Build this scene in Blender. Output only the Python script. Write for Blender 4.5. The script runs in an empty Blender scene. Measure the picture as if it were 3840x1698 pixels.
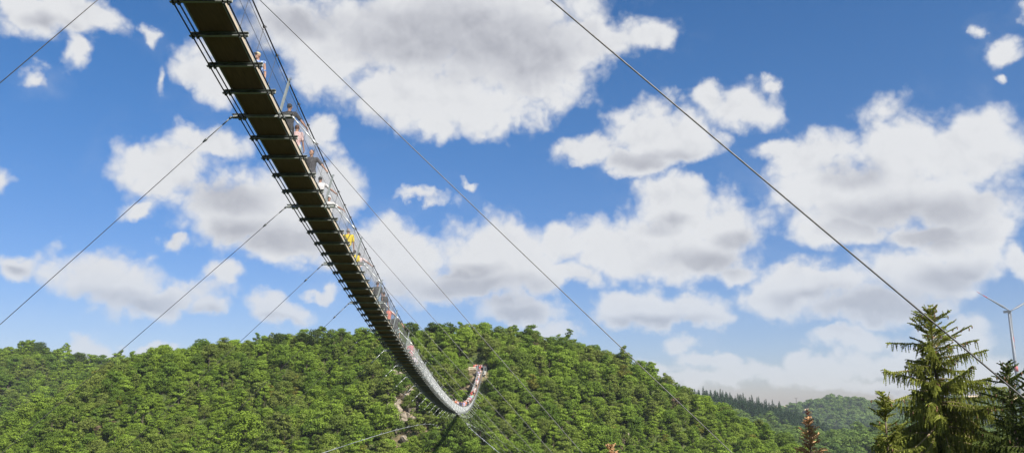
import bpy, bmesh, math, random
import numpy as np
from mathutils import Vector, Matrix
SC = bpy.context.scene
ROOT = SC.collection
rnd = random.Random(7)
rng = np.random.default_rng(11)
F, CX, CY, TH = 3000.0, 1920.0, 849.0, 0.21388        # lens in photo pixels, photo centre, camera pitch
CT, ST = math.cos(TH), math.sin(TH)

# ------------------------------------------------------------------ materials
def mat(name, col, rough=.6, metal=0., noise=None, bump=0., nscale=8., coord='Object', spec=.5):
    m = bpy.data.materials.new(name); m.use_nodes = True
    nt = m.node_tree; b = nt.nodes['Principled BSDF']
    b.inputs['Base Color'].default_value = (*col, 1); b.inputs['Roughness'].default_value = rough
    b.inputs['Metallic'].default_value = metal
    b.inputs['Specular IOR Level'].default_value = spec
    if noise or bump:
        tc = nt.nodes.new('ShaderNodeTexCoord'); n = nt.nodes.new('ShaderNodeTexNoise')
        n.inputs['Scale'].default_value = nscale; n.inputs['Detail'].default_value = 5
        nt.links.new(tc.outputs[coord], n.inputs['Vector'])
        if noise:
            r = nt.nodes.new('ShaderNodeValToRGB')
            r.color_ramp.elements[0].position = .3; r.color_ramp.elements[1].position = .7
            r.color_ramp.elements[0].color = (*noise, 1); r.color_ramp.elements[1].color = (*col, 1)
            nt.links.new(n.outputs['Fac'], r.inputs['Fac']); nt.links.new(r.outputs['Color'], b.inputs['Base Color'])
        if bump:
            bp = nt.nodes.new('ShaderNodeBump'); bp.inputs['Strength'].default_value = bump
            bp.inputs['Distance'].default_value = .02
            nt.links.new(n.outputs['Fac'], bp.inputs['Height']); nt.links.new(bp.outputs['Normal'], b.inputs['Normal'])
    return m
_pm = {}
def plain(col, rough=.8):
    col = tuple(c * .72 for c in col)
    k = tuple(round(c, 3) for c in col)
    if k not in _pm:
        _pm[k] = mat('cloth', col, rough, noise=tuple(c * .75 for c in col), nscale=14, bump=.25)
    return _pm[k]
M_GALV = mat('galvanised', (.36, .40, .40), .45, .55, noise=(.24, .27, .27), nscale=5)
M_BEAM = mat('painted_steel', (.30, .32, .30), .6, .0, noise=(.20, .21, .20), nscale=6)
M_CABLE = mat('steel_cable', (.045, .042, .045), .5, .5, noise=(.03, .03, .03), nscale=30)
M_GUY = mat('guy_steel', (.13, .127, .125), .5, .45, noise=(.08, .08, .08), nscale=20)
M_BRIGHT = mat('bright_steel', (.48, .50, .50), .45, .5)
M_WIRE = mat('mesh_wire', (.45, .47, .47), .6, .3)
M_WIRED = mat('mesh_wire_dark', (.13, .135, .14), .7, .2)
M_CLAMP = mat('clamp_steel', (.13, .14, .14), .55, .4)
M_SKIN = mat('skin', (.36, .19, .125), .55, noise=(.30, .15, .10), nscale=12)
M_EYE = mat('eye', (.02, .015, .012), .3)
M_SHOE = mat('shoe', (.05, .045, .045), .6)

def wood(name, c0, c1, sc=(1, 14, 14)):
    m = bpy.data.materials.new(name); m.use_nodes = True; nt = m.node_tree; b = nt.nodes['Principled BSDF']
    at = nt.nodes.new('ShaderNodeUVMap'); at.uv_map = 'UVMap'
    mp = nt.nodes.new('ShaderNodeMapping'); mp.inputs['Scale'].default_value = sc
    n = nt.nodes.new('ShaderNodeTexNoise'); n.inputs['Scale'].default_value = 2.2; n.inputs['Detail'].default_value = 7
    n.inputs['Roughness'].default_value = .65
    r = nt.nodes.new('ShaderNodeValToRGB'); r.color_ramp.elements[0].color = (*c0, 1); r.color_ramp.elements[1].color = (*c1, 1)
    r.color_ramp.elements[0].position = .32; r.color_ramp.elements[1].position = .68
    nt.links.new(at.outputs[0], mp.inputs[0]); nt.links.new(mp.outputs[0], n.inputs['Vector'])
    nt.links.new(n.outputs['Fac'], r.inputs['Fac']); nt.links.new(r.outputs[0], b.inputs['Base Color'])
    bp = nt.nodes.new('ShaderNodeBump'); bp.inputs['Strength'].default_value = .5; bp.inputs['Distance'].default_value = .01
    nt.links.new(n.outputs['Fac'], bp.inputs['Height']); nt.links.new(bp.outputs[0], b.inputs['Normal'])
    b.inputs['Roughness'].default_value = .8
    return m
M_DECK = wood('deck_wood', (.11, .064, .035), (.20, .118, .066))
M_KICK = wood('kick_wood', (.40, .33, .24), (.58, .50, .38), (1, 8, 8))

# ------------------------------------------------------------------ object helpers
def mesh_obj(name, me, m=None, parent=None, coll=None):
    o = bpy.data.objects.new(name, me)
    (coll or ROOT).objects.link(o)
    if m is not None:
        for k in (m if isinstance(m, (list, tuple)) else [m]):
            me.materials.append(k)
    if parent is not None:
        o.parent = parent
    return o
def tag(o, label=None, cat=None, group=None, kind=None):
    if label: o['label'] = label
    if cat: o['category'] = cat
    if group: o['group'] = group
    if kind: o['kind'] = kind
    return o
def empty(name, loc=(0, 0, 0), rz=0.):
    o = bpy.data.objects.new(name, None); ROOT.objects.link(o); o.empty_display_size = .3
    o.location = loc; o.rotation_euler = (0, 0, rz); return o
class MB:
    """collects vertices and faces of one mesh"""
    def __init__(s): s.v = []; s.f = []; s.uv = []; s.mi = []
    def add(s, vs, fs, uv=None, mi=0):
        b = len(s.v); s.v += [tuple(map(float, p)) for p in vs]
        s.f += [tuple(b + i for i in f) for f in fs]; s.mi += [mi] * len(fs)
        return b
    def prism(s, a, b, up, w, h, mi=0):
        """bar from a to b, w wide, h along up"""
        a, b, up = Vector(a), Vector(b), Vector(up)
        d = (b - a).normalized(); sd = d.cross(up).normalized() * (w / 2); u = sd.cross(d).normalized() * (h / 2)
        vs = [p + i * sd + j * u for p in (a, b) for i, j in ((-1, -1), (1, -1), (1, 1), (-1, 1))]
        s.add(vs, [(0, 3, 2, 1), (4, 5, 6, 7), (0, 1, 5, 4), (1, 2, 6, 5), (2, 3, 7, 6), (3, 0, 4, 7)], mi=mi)
    def tube(s, pts, r, n=6, mi=0, caps=True):
        pts = [Vector(p) for p in pts]; rs = r if isinstance(r, (list, tuple)) else [r] * len(pts)
        base = len(s.v); ref = Vector((0, 0, 1))
        for i, p in enumerate(pts):
            t = (pts[min(i + 1, len(pts) - 1)] - pts[max(i - 1, 0)]).normalized()
            rf = ref if abs(t.dot(ref)) < .95 else Vector((1, 0, 0))
            x = t.cross(rf).normalized(); y = t.cross(x).normalized()
            for k in range(n):
                a = 2 * math.pi * k / n
                q = p + (x * math.cos(a) + y * math.sin(a)) * rs[i]; s.v.append((q.x, q.y, q.z))
        for i in range(len(pts) - 1):
            for k in range(n):
                a = base + i * n + k; b = base + i * n + (k + 1) % n
                s.f.append((a, b, b + n, a + n)); s.mi.append(mi)
        if caps:
            s.f.append(tuple(base + k for k in range(n))[::-1]); s.mi.append(mi)
            e = base + (len(pts) - 1) * n
            s.f.append(tuple(e + k for k in range(n))); s.mi.append(mi)
    def mesh(s, name, smooth=False):
        me = bpy.data.meshes.new(name); me.from_pydata(s.v, [], s.f)
        if any(s.mi): me.polygons.foreach_set('material_index', s.mi)
        if smooth: me.polygons.foreach_set('use_smooth', [True] * len(me.polygons))
        me.update(); return me
    def build(s, name, m, parent=None, smooth=False):
        return mesh_obj(name, s.mesh(name, smooth), m, parent)
def np_mesh(name, V, Fc, smooth=False):
    """mesh from arrays: V (n,3), Fc (m,k) faces of k corners"""
    me = bpy.data.meshes.new(name); k = Fc.shape[1]
    me.vertices.add(len(V)); me.vertices.foreach_set('co', V.astype(np.float32).ravel())
    me.loops.add(Fc.size); me.loops.foreach_set('vertex_index', Fc.astype(np.int32).ravel())
    me.polygons.add(len(Fc)); me.polygons.foreach_set('loop_start', np.arange(0, Fc.size, k, dtype=np.int32))
    if smooth: me.polygons.foreach_set('use_smooth', np.ones(len(Fc), bool))
    me.update(calc_edges=True); me.validate(); return me

# ------------------------------------------------------------------ bridge axis
BA, BAZ, L2, L3, Z0, C1, C2, C3, C4, SP, S0 = -7.23142, 0.00448, 1.02731, 0.81136, 13.49563, -30.12221, 26.01705, -13.56317, 3.37438, 6.03594, 21.76795
SEND = 220.5
W = .85
DN = Vector((math.cos(BAZ), -math.sin(BAZ), 0))
def B(s, lat=0., dz=0.):
    t = s / 100.; lt = L2 * t * (t - 2.8) + L3 * t * (t - 2.8) * (t - 1.4)
    if s < 0: z = Z0 + C1 * t
    else: z = Z0 + C1 * t + C2 * t * t + C3 * t ** 3 + C4 * t ** 4
    return Vector((BA + s * math.sin(BAZ) + (lat + lt) * math.cos(BAZ), s * math.cos(BAZ) - (lat + lt) * math.sin(BAZ), z + dz))
def bdir(s): return (B(s + .3) - B(s - .3)).normalized()
def proj(p):
    X, Y, Z = p; d = Y * CT + Z * ST; u = -Y * ST + Z * CT
    return CX + F * X / d, CY - F * u / d, d
def tan_el(y):
    v = (CY - y) / F; return (ST + CT * v) / (CT - ST * v)
def ratio(x, y):
    v = (CY - y) / F; return (x - CX) / F / (CT - ST * v)
def pix(x, y, Y):
    """the point of the pixel (x, y) at depth Y"""
    return Vector((ratio(x, y) * Y, Y, tan_el(y) * Y))
HAZE = .00013
# ------------------------------------------------------------------ people
def remeshed(mb, voxel, ratio_, smooth_it=3):
    me = mb.mesh('tmp'); o = bpy.data.objects.new('tmp', me); ROOT.objects.link(o)
    r = o.modifiers.new('r', 'REMESH'); r.mode = 'VOXEL'; r.voxel_size = voxel; r.adaptivity = 0
    if smooth_it:
        q = o.modifiers.new('s', 'SMOOTH'); q.iterations = smooth_it; q.factor = .5
    if ratio_ < 1:
        d = o.modifiers.new('d', 'DECIMATE'); d.ratio = ratio_
    dg = bpy.context.evaluated_depsgraph_get()
    out = bpy.data.meshes.new_from_object(o.evaluated_get(dg))
    out.polygons.foreach_set('use_smooth', [True] * len(out.polygons))
    bpy.data.objects.remove(o); bpy.data.meshes.remove(me)
    return out
def ell(mb, c, r, n=10):
    """ellipsoid"""
    vs = []; fs = []
    for i in range(n + 1):
        a = math.pi * i / n
        for k in range(n):
            b = 2 * math.pi * k / n
            vs.append((c[0] + r[0] * math.sin(a) * math.cos(b), c[1] + r[1] * math.sin(a) * math.sin(b), c[2] + r[2] * math.cos(a)))
    for i in range(n):
        for k in range(n):
            p = i * n + k; q = i * n + (k + 1) % n
            fs.append((p, p + n, q + n, q))
    mb.add(vs, fs)
def limb(mb, pts, rs, fl=1.):
    """rounded tapering limb: chain of overlapping balls and cones"""
    mb.tube(pts, list(rs), 10)
    for p, r in zip(pts, rs): ell(mb, p, (r, r * fl, r), 8)
def torso(mb, rows):
    n = 16; vs = []; fs = []
    for (x, y, z, rx, ry) in rows:
        for k in range(n):
            a = 2 * math.pi * k / n; vs.append((x + rx * math.cos(a), y + ry * math.sin(a), z))
    for i in range(len(rows) - 1):
        for k in range(n):
            p = i * n + k; q = i * n + (k + 1) % n; fs.append((p, q, q + n, p + n))
    fs.append(tuple(range(n))[::-1]); fs.append(tuple((len(rows) - 1) * n + k for k in range(n)))
    mb.add(vs, fs)
def ik(a, t, l1, l2, pole):
    a, t = Vector(a), Vector(t); d = t - a; L = min(d.length, (l1 + l2) * .995); d = d.normalized()
    x = (l1 * l1 - l2 * l2 + L * L) / (2 * L); h = math.sqrt(max(l1 * l1 - x * x, 0))
    pl = Vector(pole); pl = (pl - d * pl.dot(d)).normalized()
    return a + d * x + pl * h, a + d * L
def person_meshes(armR=None, armL=None, step=.0, bend=0., head_turn=0., voxel=.012, dec=.25, long_trousers=True, sleeve=.5, hair='short', woman=False, skirt=False):
    """local frame: x right, y forward, z up, 1.72 m tall. returns dict of meshes"""
    out = {}
    lean = bend
    def T(x, y, z):   # bend the trunk forward above the hips
        if z > .95:
            a = lean; dz = z - .95; return (x, y + dz * math.sin(a), .95 + dz * math.cos(a) - y * math.sin(a) * .3)
        return (x, y, z)
    sw = .165 if woman else .19; hw = .1 if woman else .092
    hips = {s: (s * hw, 0, .92) for s in (-1, 1)}
    ank = {1: (.1, step, .09 + max(0, -step) * .25), -1: (-.1, -step, .09 + max(0, step) * .25)}
    kn = {}
    for s in (-1, 1):
        k, a2 = ik(hips[s], ank[s], .44, .42, (0, 1, 0)); kn[s] = tuple(k); ank[s] = tuple(a2)
    tg = {1: armR or (.26, .06, .86), -1: armL or (-.26, .06, .86)}
    arms = {}
    for s in (-1, 1):
        sh = T(s * sw, 0, 1.40); el, wr = ik(sh, tg[s], .29, .26, (s * .35, -1, -.6))
        arms[s] = (Vector(sh), el, wr)
    body = MB()
    for s in (-1, 1):
        limb(body, [hips[s], kn[s], ank[s]], [.082, .052, .038])
        mid = Vector(kn[s]).lerp(Vector(ank[s]), .3); ell(body, mid + Vector((0, -.012, 0)), (.05, .052, .11))
        a = ank[s]; limb(body, [(a[0], a[1] - .03, a[2] - .045), (a[0], a[1] + .1, a[2] - .055), (a[0] + s * .01, a[1] + .15, a[2] - .06)], [.036, .036, .028])
        sh, el, wr = arms[s]
        limb(body, [sh, el, wr], [.046, .037, .027])
        ell(body, el.lerp(wr, .3), (.04, .04, .045))
        # hand: palm, four bent fingers, thumb from the side of the palm
        d = (wr - el).normalized(); side = d.cross(Vector((0, 0, 1)))
        side = side.normalized() if side.length > .2 else Vector((0, 1, 0))
        dn = side.cross(d).normalized(); dn = dn if dn.z < 0 else -dn
        if abs(d.z) > .8: dn = Vector((-s, 0, 0)); side = Vector((0, 1, 0))
        palm = wr + d * .05; limb(body, [wr + side * .012, palm + side * .022], [.022, .024]); limb(body, [wr - side * .012, palm - side * .022], [.022, .022])
        for i, fl_ in enumerate((.070, .082, .076, .060)):
            r0 = palm + d * .028 + side * (.033 - .022 * i)
            limb(body, [r0, r0 + d * fl_ * .42 + dn * .006, r0 + d * fl_ * .68 + dn * .030, r0 + d * fl_ * .62 + dn * .055], [.0105, .0100, .0092, .0085])
        r0 = wr + d * .02 + side * .03
        limb(body, [r0, r0 + side * .022 + d * .03 + dn * .012, r0 + side * .024 + d * .052 + dn * .034], [.0125, .0115, .0095])
    def rows(g, z0=.86, z1=1.46):
        R_ = [(.86, .145, .105), (.95, .155 if not woman else .165, .115), (1.05, .14 if not woman else .125, .105), (1.18, .155 if not woman else .14, .115 if not woman else .12), (1.30, .175 if not woman else .155, .12), (1.38, .185 if not woman else .16, .10), (1.43, .14, .08), (1.46, .07, .06)]
        out_ = []
        for z, rx, ry in R_:
            if z0 - .001 <= z <= z1 + .001:
                p = T(0, 0, z); out_.append((p[0], p[1], p[2], rx + g, ry + g))
        return out_
    torso(body, rows(0))
    nk = T(0, -.005, 1.43); hd = T(0, .015, 1.60)
    limb(body, [nk, T(0, .0, 1.52)], [.058, .052])
    # head with jaw, nose, ears, brow
    hc = Vector(hd)
    def H(x, y, z):
        c, s_ = math.cos(head_turn), math.sin(head_turn); return hc + Vector((x * c - y * s_, x * s_ + y * c, z))
    ell(body, H(0, -.008, .022), (.074, .088, .092), 14); ell(body, H(0, .028, -.045), (.052, .052, .062), 10)
    ell(body, H(0, .052, -.082), (.026, .024, .02), 8)
    limb(body, [H(0, .078, .012), H(0, .098, -.022)], [.009, .014])
    ell(body, H(0, .078, -.052), (.024, .012, .008), 6)
    for s in (-1, 1):
        ell(body, H(s * .076, -.005, -.005), (.010, .018, .03), 6); ell(body, H(s * .028, .072, .024), (.02, .012, .008), 6)
    out['body'] = remeshed(body, voxel, dec, 2)
    for s, key in ((-1, 'eyeL'), (1, 'eyeR')):
        eyes = MB(); ell(eyes, H(s * .029, .077, .008), (.010, .008, .007), 6); out[key] = eyes.mesh('eye', True)
    sh_ = MB(); torso(sh_, rows(.018, .86, 1.46))
    for s in (-1, 1):
        sh, el, wr = arms[s]
        if sleeve > 0:
            e = sh.lerp(el, min(1, sleeve * 2)) if sleeve <= .5 else el
            pts = [sh + Vector((-s * .05, 0, -.01)), sh, sh.lerp(e, .95)]; rr = [.07, .064, .058]
            if sleeve > .5: pts += [el.lerp(wr, .85)]; rr = [.07, .062, .052, .04]
            sh_.tube(pts, rr, 10); ell(sh_, pts[1], (.066, .062, .06), 8)
            if sleeve > .5: ell(sh_, el, (.052, .052, .052), 8)
    out['shirt'] = remeshed(sh_, max(voxel, .016), min(1, dec * 1.5), 3)
    tr = MB(); torso(tr, [(0, 0, .80, .10, .08), (0, 0, .86, .165, .125), (0, 0, .95, .172, .13), (0, 0, 1.0, .16, .122)])
    for s in (-1, 1):
        h, k, a = Vector(hips[s]), Vector(kn[s]), Vector(ank[s])
        if skirt: continue
        if long_trousers: tr.tube([h, h.lerp(k, .4), k, k.lerp(a, .92)], [.10, .094, .072, .064], 10); ell(tr, k, (.07, .07, .07), 8)
        else: tr.tube([h, h.lerp(k, .5), h.lerp(k, .92)], [.10, .098, .090], 10)
        ell(tr, h, (.1, .1, .1), 8)
    if skirt: torso(tr, [(0, 0, .5, .24, .2), (0, 0, .7, .2, .17), (0, 0, .9, .165, .125)])
    out['trousers'] = remeshed(tr, max(voxel, .016), min(1, dec * 1.5), 3)
    for s, key in ((-1, 'shoeL'), (1, 'shoeR')):
        so = MB(); a = ank[s]; limb(so, [(a[0], a[1] - .035, a[2] - .045), (a[0], a[1] + .1, a[2] - .055), (a[0] + s * .01, a[1] + .155, a[2] - .062)], [.043, .043, .035])
        out[key] = remeshed(so, max(voxel, .014), min(1, dec * 1.5), 2)
    hr = MB()
    if hair == 'cap':
        ell(hr, H(0, -.01, .055), (.084, .098, .072), 14); torso(hr, [(*H(0, .06, .05)[:2], H(0, .06, .045)[2], .075, .105), (*H(0, .06, .05)[:2], H(0, .06, .055)[2], .07, .095)])
    elif hair == 'long':
        ell(hr, H(0, -.022, .035), (.087, .092, .092), 14); limb(hr, [H(0, -.07, .0), H(0, -.085, -.12), H(0, -.08, -.24)], [.07, .065, .04])
    elif hair == 'bun':
        ell(hr, H(0, -.02, .036), (.083, .092, .09), 14); ell(hr, H(0, -.1, .06), (.035, .035, .035), 8)
    elif hair == 'short':
        ell(hr, H(0, -.024, .038), (.081, .088, .086), 14)
    elif hair == 'thin':
        ell(hr, H(0, -.03, .02), (.079, .078, .07), 14)
    out['hair'] = remeshed(hr, max(voxel, .014), min(1, dec * 1.5), 1)
    return out
PARTS = (('body', 'body'), ('shirt', 'shirt'), ('trousers', 'trousers'), ('hair', 'hair'), ('shoeL', 'shoe'), ('shoeR', 'shoe'), ('eyeL', 'eye'), ('eyeR', 'eye'))
def make_person(loc, rz, label, meshes, mats, group=None, scale=1., parts=PARTS, hat=False):
    r = empty('person', loc, rz); r.scale = (scale,) * 3; tag(r, label, 'person', group)
    for key, nm in parts:
        if nm == 'hair' and hat: nm = 'cap'
        if nm == 'trousers' and mats.get('short'): nm = 'shorts'
        me = meshes[key]; o = bpy.data.objects.new(nm, me); ROOT.objects.link(o); o.parent = r
        if not me.materials: me.materials.append(M_SKIN)
        o.material_slots[0].link = 'OBJECT'; o.material_slots[0].material = mats[key.rstrip('LR')]
    return r
def pattern(kind, a, b, sc):
    m = bpy.data.materials.new('cloth_' + kind); m.use_nodes = True; nt = m.node_tree; bs = nt.nodes['Principled BSDF']
    tc = nt.nodes.new('ShaderNodeTexCoord')
    t = nt.nodes.new({'checked': 'ShaderNodeTexChecker', 'floral': 'ShaderNodeTexVoronoi', 'striped': 'ShaderNodeTexWave'}[kind])
    t.inputs['Scale'].default_value = sc; nt.links.new(tc.outputs['Object'], t.inputs['Vector'])
    if kind == 'checked':
        t.inputs['Color1'].default_value = (*a, 1); t.inputs['Color2'].default_value = (*b, 1); nt.links.new(t.outputs['Color'], bs.inputs['Base Color'])
    else:
        r = nt.nodes.new('ShaderNodeValToRGB'); r.color_ramp.elements[0].color = (*a, 1); r.color_ramp.elements[1].color = (*b, 1)
        r.color_ramp.elements[0].position = .25; r.color_ramp.elements[1].position = .5
        nt.links.new(t.outputs['Distance' if kind == 'floral' else 'Fac'], r.inputs['Fac']); nt.links.new(r.outputs[0], bs.inputs['Base Color'])
    bs.inputs['Roughness'].default_value = .85; return m

RAIL_LAT, RAIL_Z, DECK_T = .685, 1.0, .06
def s_for(y, dz, lat):
    """distance along the bridge at which a point dz above the deck shows at photo row y"""
    lo, hi = 9., 120.
    for _ in range(50):
        m_ = (lo + hi) / 2
        if proj(B(m_, lat, dz))[1] < y: lo = m_
        else: hi = m_
    return lo
BLACK, GREY, WHITE, YEL = (.012, .012, .015), (.09, .09, .10), (.75, .75, .76), (.80, .62, .01)
DENIM, LDENIM, CORAL, TEAL, RED = (.05, .08, .16), (.25, .38, .55), (.80, .24, .17), (.45, .68, .70), (.62, .03, .05)
HB, HD, HG, HL = (.035, .022, .015), (.012, .010, .010), (.35, .33, .31), (.22, .13, .06)
near = [
 # head-top row, lateral, away(1)/towards(-1), hand on the right rail, height, shirt, trousers, long?, hair style, hair colour, options, label
 (199, .12, -1, False, 1.70, pattern('checked', (.06, .12, .32), (.30, .38, .52), 16), plain((.03, .04, .10)), False, 'cap', plain((.62, .54, .36)), dict(head_turn=-.5), 'person in beige cap and blue checked shirt walking nearest along the bridge'),
 (388, .17, 1, True, 1.80, plain(BLACK), plain(BLACK), True, 'short', plain(HD), {}, 'man in black t-shirt gripping the rope rail beside the nearest upright post'),
 (468, .15, 1, False, 1.68, pattern('floral', (.26, .14, .14), (.42, .31, .30), 22), plain((.55, .66, .62)), True, 'bun', plain((.16, .07, .04)), dict(woman=True), 'person in pink patterned blouse walking behind the man in black'),
 (563, .15, -1, True, 1.80, plain((.05, .05, .06)), plain(GREY), False, 'short', plain((.06, .04, .03)), dict(head_turn=-.4), 'bearded man in dark t-shirt looking back with hand on the rope rail'),
 (662, .15, 1, True, 1.66, plain(WHITE), plain((.04, .04, .05)), True, 'short', plain(HD), {}, 'person in white t-shirt with dark hair touching the rope rail'),
 (735, .15, -1, True, 1.66, plain((.72, .71, .70)), plain((.02, .12, .50)), False, 'cap', plain((.80, .80, .80)), dict(woman=True), 'person in white cap and bright blue shorts stretching an arm to the rail'),
 (856, .13, 1, False, 1.82, plain(YEL), plain(LDENIM), True, 'thin', plain(HG), {}, 'man in yellow t-shirt with dark shoulder straps and light blue jeans'),
 (937, -.02, 1, False, 1.60, plain(YEL), plain(DENIM), True, 'short', plain(HD), {}, 'smaller dark-haired person in yellow top behind the man with straps'),
 (947, .22, 1, True, 1.58, plain((.72, .58, .58)), plain(LDENIM), True, 'short', plain(HB), {}, 'person in pale top walking beside the smaller yellow-topped person'),
 (1055, .15, 1, False, 1.84, plain((.055, .06, .06)), plain(LDENIM), True, 'short', plain((.10, .06, .04)), {}, 'tall man in dark grey t-shirt and light jeans seen from behind'),
 (1093, .22, 1, False, 1.70, plain((.03, .03, .035)), plain((.06, .06, .07)), True, 'bun', plain(HB), dict(woman=True), 'person in black clothes walking just ahead of the tall grey-shirted man'),
 (1148, .12, 1, True, 1.74, plain(CORAL), plain((.12, .10, .09)), True, 'short', plain(HB), {}, 'person in coral shirt leaning one arm on the rope rail'),
 (1178, .16, -1, True, 1.72, plain((.07, .08, .08)), plain((.05, .05, .06)), True, 'short', plain(HD), {}, 'person in dark top reaching for the rail beyond the coral shirt'),
 (1212, .12, -1, False, 1.74, plain(TEAL), plain((.45, .45, .42)), True, 'none', plain(HG), {}, 'bald man in pale turquoise shirt walking towards the viewer'),
 (1281, .12, -1, False, 1.76, plain(RED), plain((.30, .05, .06)), True, 'thin', plain((.70, .68, .62)), {}, 'white-haired person in red shirt behind the wire mesh railing'),
 (1299, -.05, 1, False, 1.62, plain((.45, .70, .66)), plain((.25, .24, .22)), True, 'short', plain(HL), {}, 'person in mint top low behind the mesh near the red shirt'),
 (1330, .1, 1, False, 1.64, plain((.70, .58, .68)), plain((.50, .48, .52)), True, 'short', plain(HD), dict(woman=True), 'person in lilac and white clothes beyond the red shirt'),
]
headx = [969, 1086, 1114, 1170, 1201, 1235, 1306, 1330, 1347, 1416, 1440, 1457, 1484, 1481, 1541, 1522, 1548]; near_i = 0
for (yy, lat, fc, hand, hgt, shirt, trs, lng, hair, hcol, opt, label) in near:
    k = hgt / 1.72
    s = s_for(yy, hgt + DECK_T, lat)
    hx = headx[near_i]; near_i += 1
    for _ in range(12):                 # lateral place on the deck from where the head shows
        q = proj(B(s, lat, hgt + DECK_T)); lat = max(-.24, min(.24, lat + (hx - q[0]) * q[2] / F * .6)); s = s_for(yy, hgt + DECK_T, lat)
    print(label[:24], round(s, 1), round(lat, 2), round(proj(B(s, lat, hgt + DECK_T))[0]), hx)
    rail = B(s, RAIL_LAT, RAIL_Z); base = B(s, lat, DECK_T + .002)
    az = math.atan2(-bdir(s).x, bdir(s).y)
    arm = {}
    if hand:
        dx = (RAIL_LAT - lat) / k; dy = .12; dzr = (B(s + .12 * fc, RAIL_LAT, RAIL_Z).z - base.z) / k + .03
        wr = (dx - .09) * fc
        if fc == 1: arm['armR'] = (dx - .085, dy, dzr)
        else: arm['armL'] = (-(dx - .085), dy, dzr)
    kw = dict(opt); kw.update(arm)
    ms = person_meshes(step=rnd.uniform(-.14, .14), bend=.05, voxel=.011, dec=.22, long_trousers=lng, sleeve=.5, hair=hair if hair != 'none' else 'thin', **kw)
    sk = plain((.42, .22, .145)) if fc == 1 else plain((.50, .28, .19))
    mats = dict(body=sk, shirt=shirt, trousers=trs, shoe=M_SHOE, hair=hcol if hair != 'none' else sk, eye=M_EYE, short=not lng)
    p = make_person(base, az + (0 if fc == 1 else math.pi), label, ms, mats, scale=k, hat=(hair == 'cap'))
    if 'shoulder straps' in label:
        mb = MB()
        for sx in (-1, 1): mb.tube([(sx * .10, -.06, 1.46), (sx * .09, -.145, 1.36), (-sx * .04, -.150, 1.12), (-sx * .10, -.13, 1.0)], .014, 6)
        mb.tube([(-.13, -.10, 1.0), (0, -.145, 1.0), (.13, -.10, 1.0)], .03, 6)
        mb.build('shoulder_strap', plain((.03, .03, .035)), p)
    if label.startswith('person in white t-shirt'):
        mb = MB(); mb.tube([(-.13, -.03, 1.47), (-.06, -.14, 1.36), (.08, -.145, 1.14), (.16, -.1, .98)], .012, 6); mb.build('bag_strap', plain((.03, .03, .035)), p)
# far walkers: five bodies shared by everybody beyond the bottom of the sag
protos = []
for i, kw in enumerate([dict(step=.12), dict(step=-.1, armR=(.34, .18, .95)), dict(step=.06, woman=True, hair='long'), dict(step=-.14, armL=(-.3, .25, 1.0), hair='cap'), dict(step=.08, long_trousers=False, armR=(.3, .3, 1.1))]):
    protos.append(person_meshes(voxel=.02, dec=.12, **kw))
cols = [('white', (.75, .74, .74)), ('pink', (.78, .38, .42)), ('red', (.60, .04, .04)), ('dark blue', (.02, .03, .10)), ('black', (.02, .02, .02)),
        ('pale pink', (.75, .56, .55)), ('light grey', (.50, .50, .52)), ('orange', (.75, .25, .12)), ('mint green', (.25, .62, .42)), ('cream', (.72, .62, .48)), ('lavender', (.50, .45, .65)), ('brown', (.16, .08, .05))]
tcols = [(.04, .05, .10), (.02, .02, .02), (.35, .34, .30), (.25, .33, .45), (.55, .50, .42)]
hcols = [HB, HD, HL, (.45, .32, .15), HG]
far_order = [9, 7, 11, 5, 1, 3, 0, 6, 3, 5, 1, 4, 0, 10, 4, 0, 7, 9, 5, 4, 6, 11, 5, 4, 0, 1, 10, 8, 8, 2, 2, 4, 2, 5, 0, 4, 4, 9, 5, 0, 6, 1, 11, 5, 0, 3, 10, 5, 4, 1, 0]
def far_person(p, rz, ci, region, group):
    pr = protos[rnd.randrange(5)]; nm, c = cols[ci]
    m = dict(body=M_SKIN, shirt=plain(c), trousers=plain(rnd.choice(tcols)), shoe=M_SHOE, hair=plain(rnd.choice(hcols)), eye=M_EYE)
    return make_person(p, rz, 'person in %s top %s' % (nm, region), pr, m, group, rnd.uniform(.93, 1.05), PARTS[:4])
s = 117.; i = 0
while s < SEND - 2:
    reg = 'queueing just past the lowest bend of the bridge' if s < 150 else ('queueing halfway up the far side of the bridge' if s < 190 else 'queueing on the last stretch before the far bank')
    fc = rnd.random() < .3
    az = math.atan2(-bdir(s).x, bdir(s).y)
    far_person(B(s, rnd.choice((-.15, .12, .2, -.2)), DECK_T + .01), az + (0 if fc else math.pi), far_order[i % len(far_order)], reg, 'people queueing along the far half of the bridge')
    s += rnd.choice((.7, 1.1, 1.7, 2.2, 3.2)) * 1.15; i += 1
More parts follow.
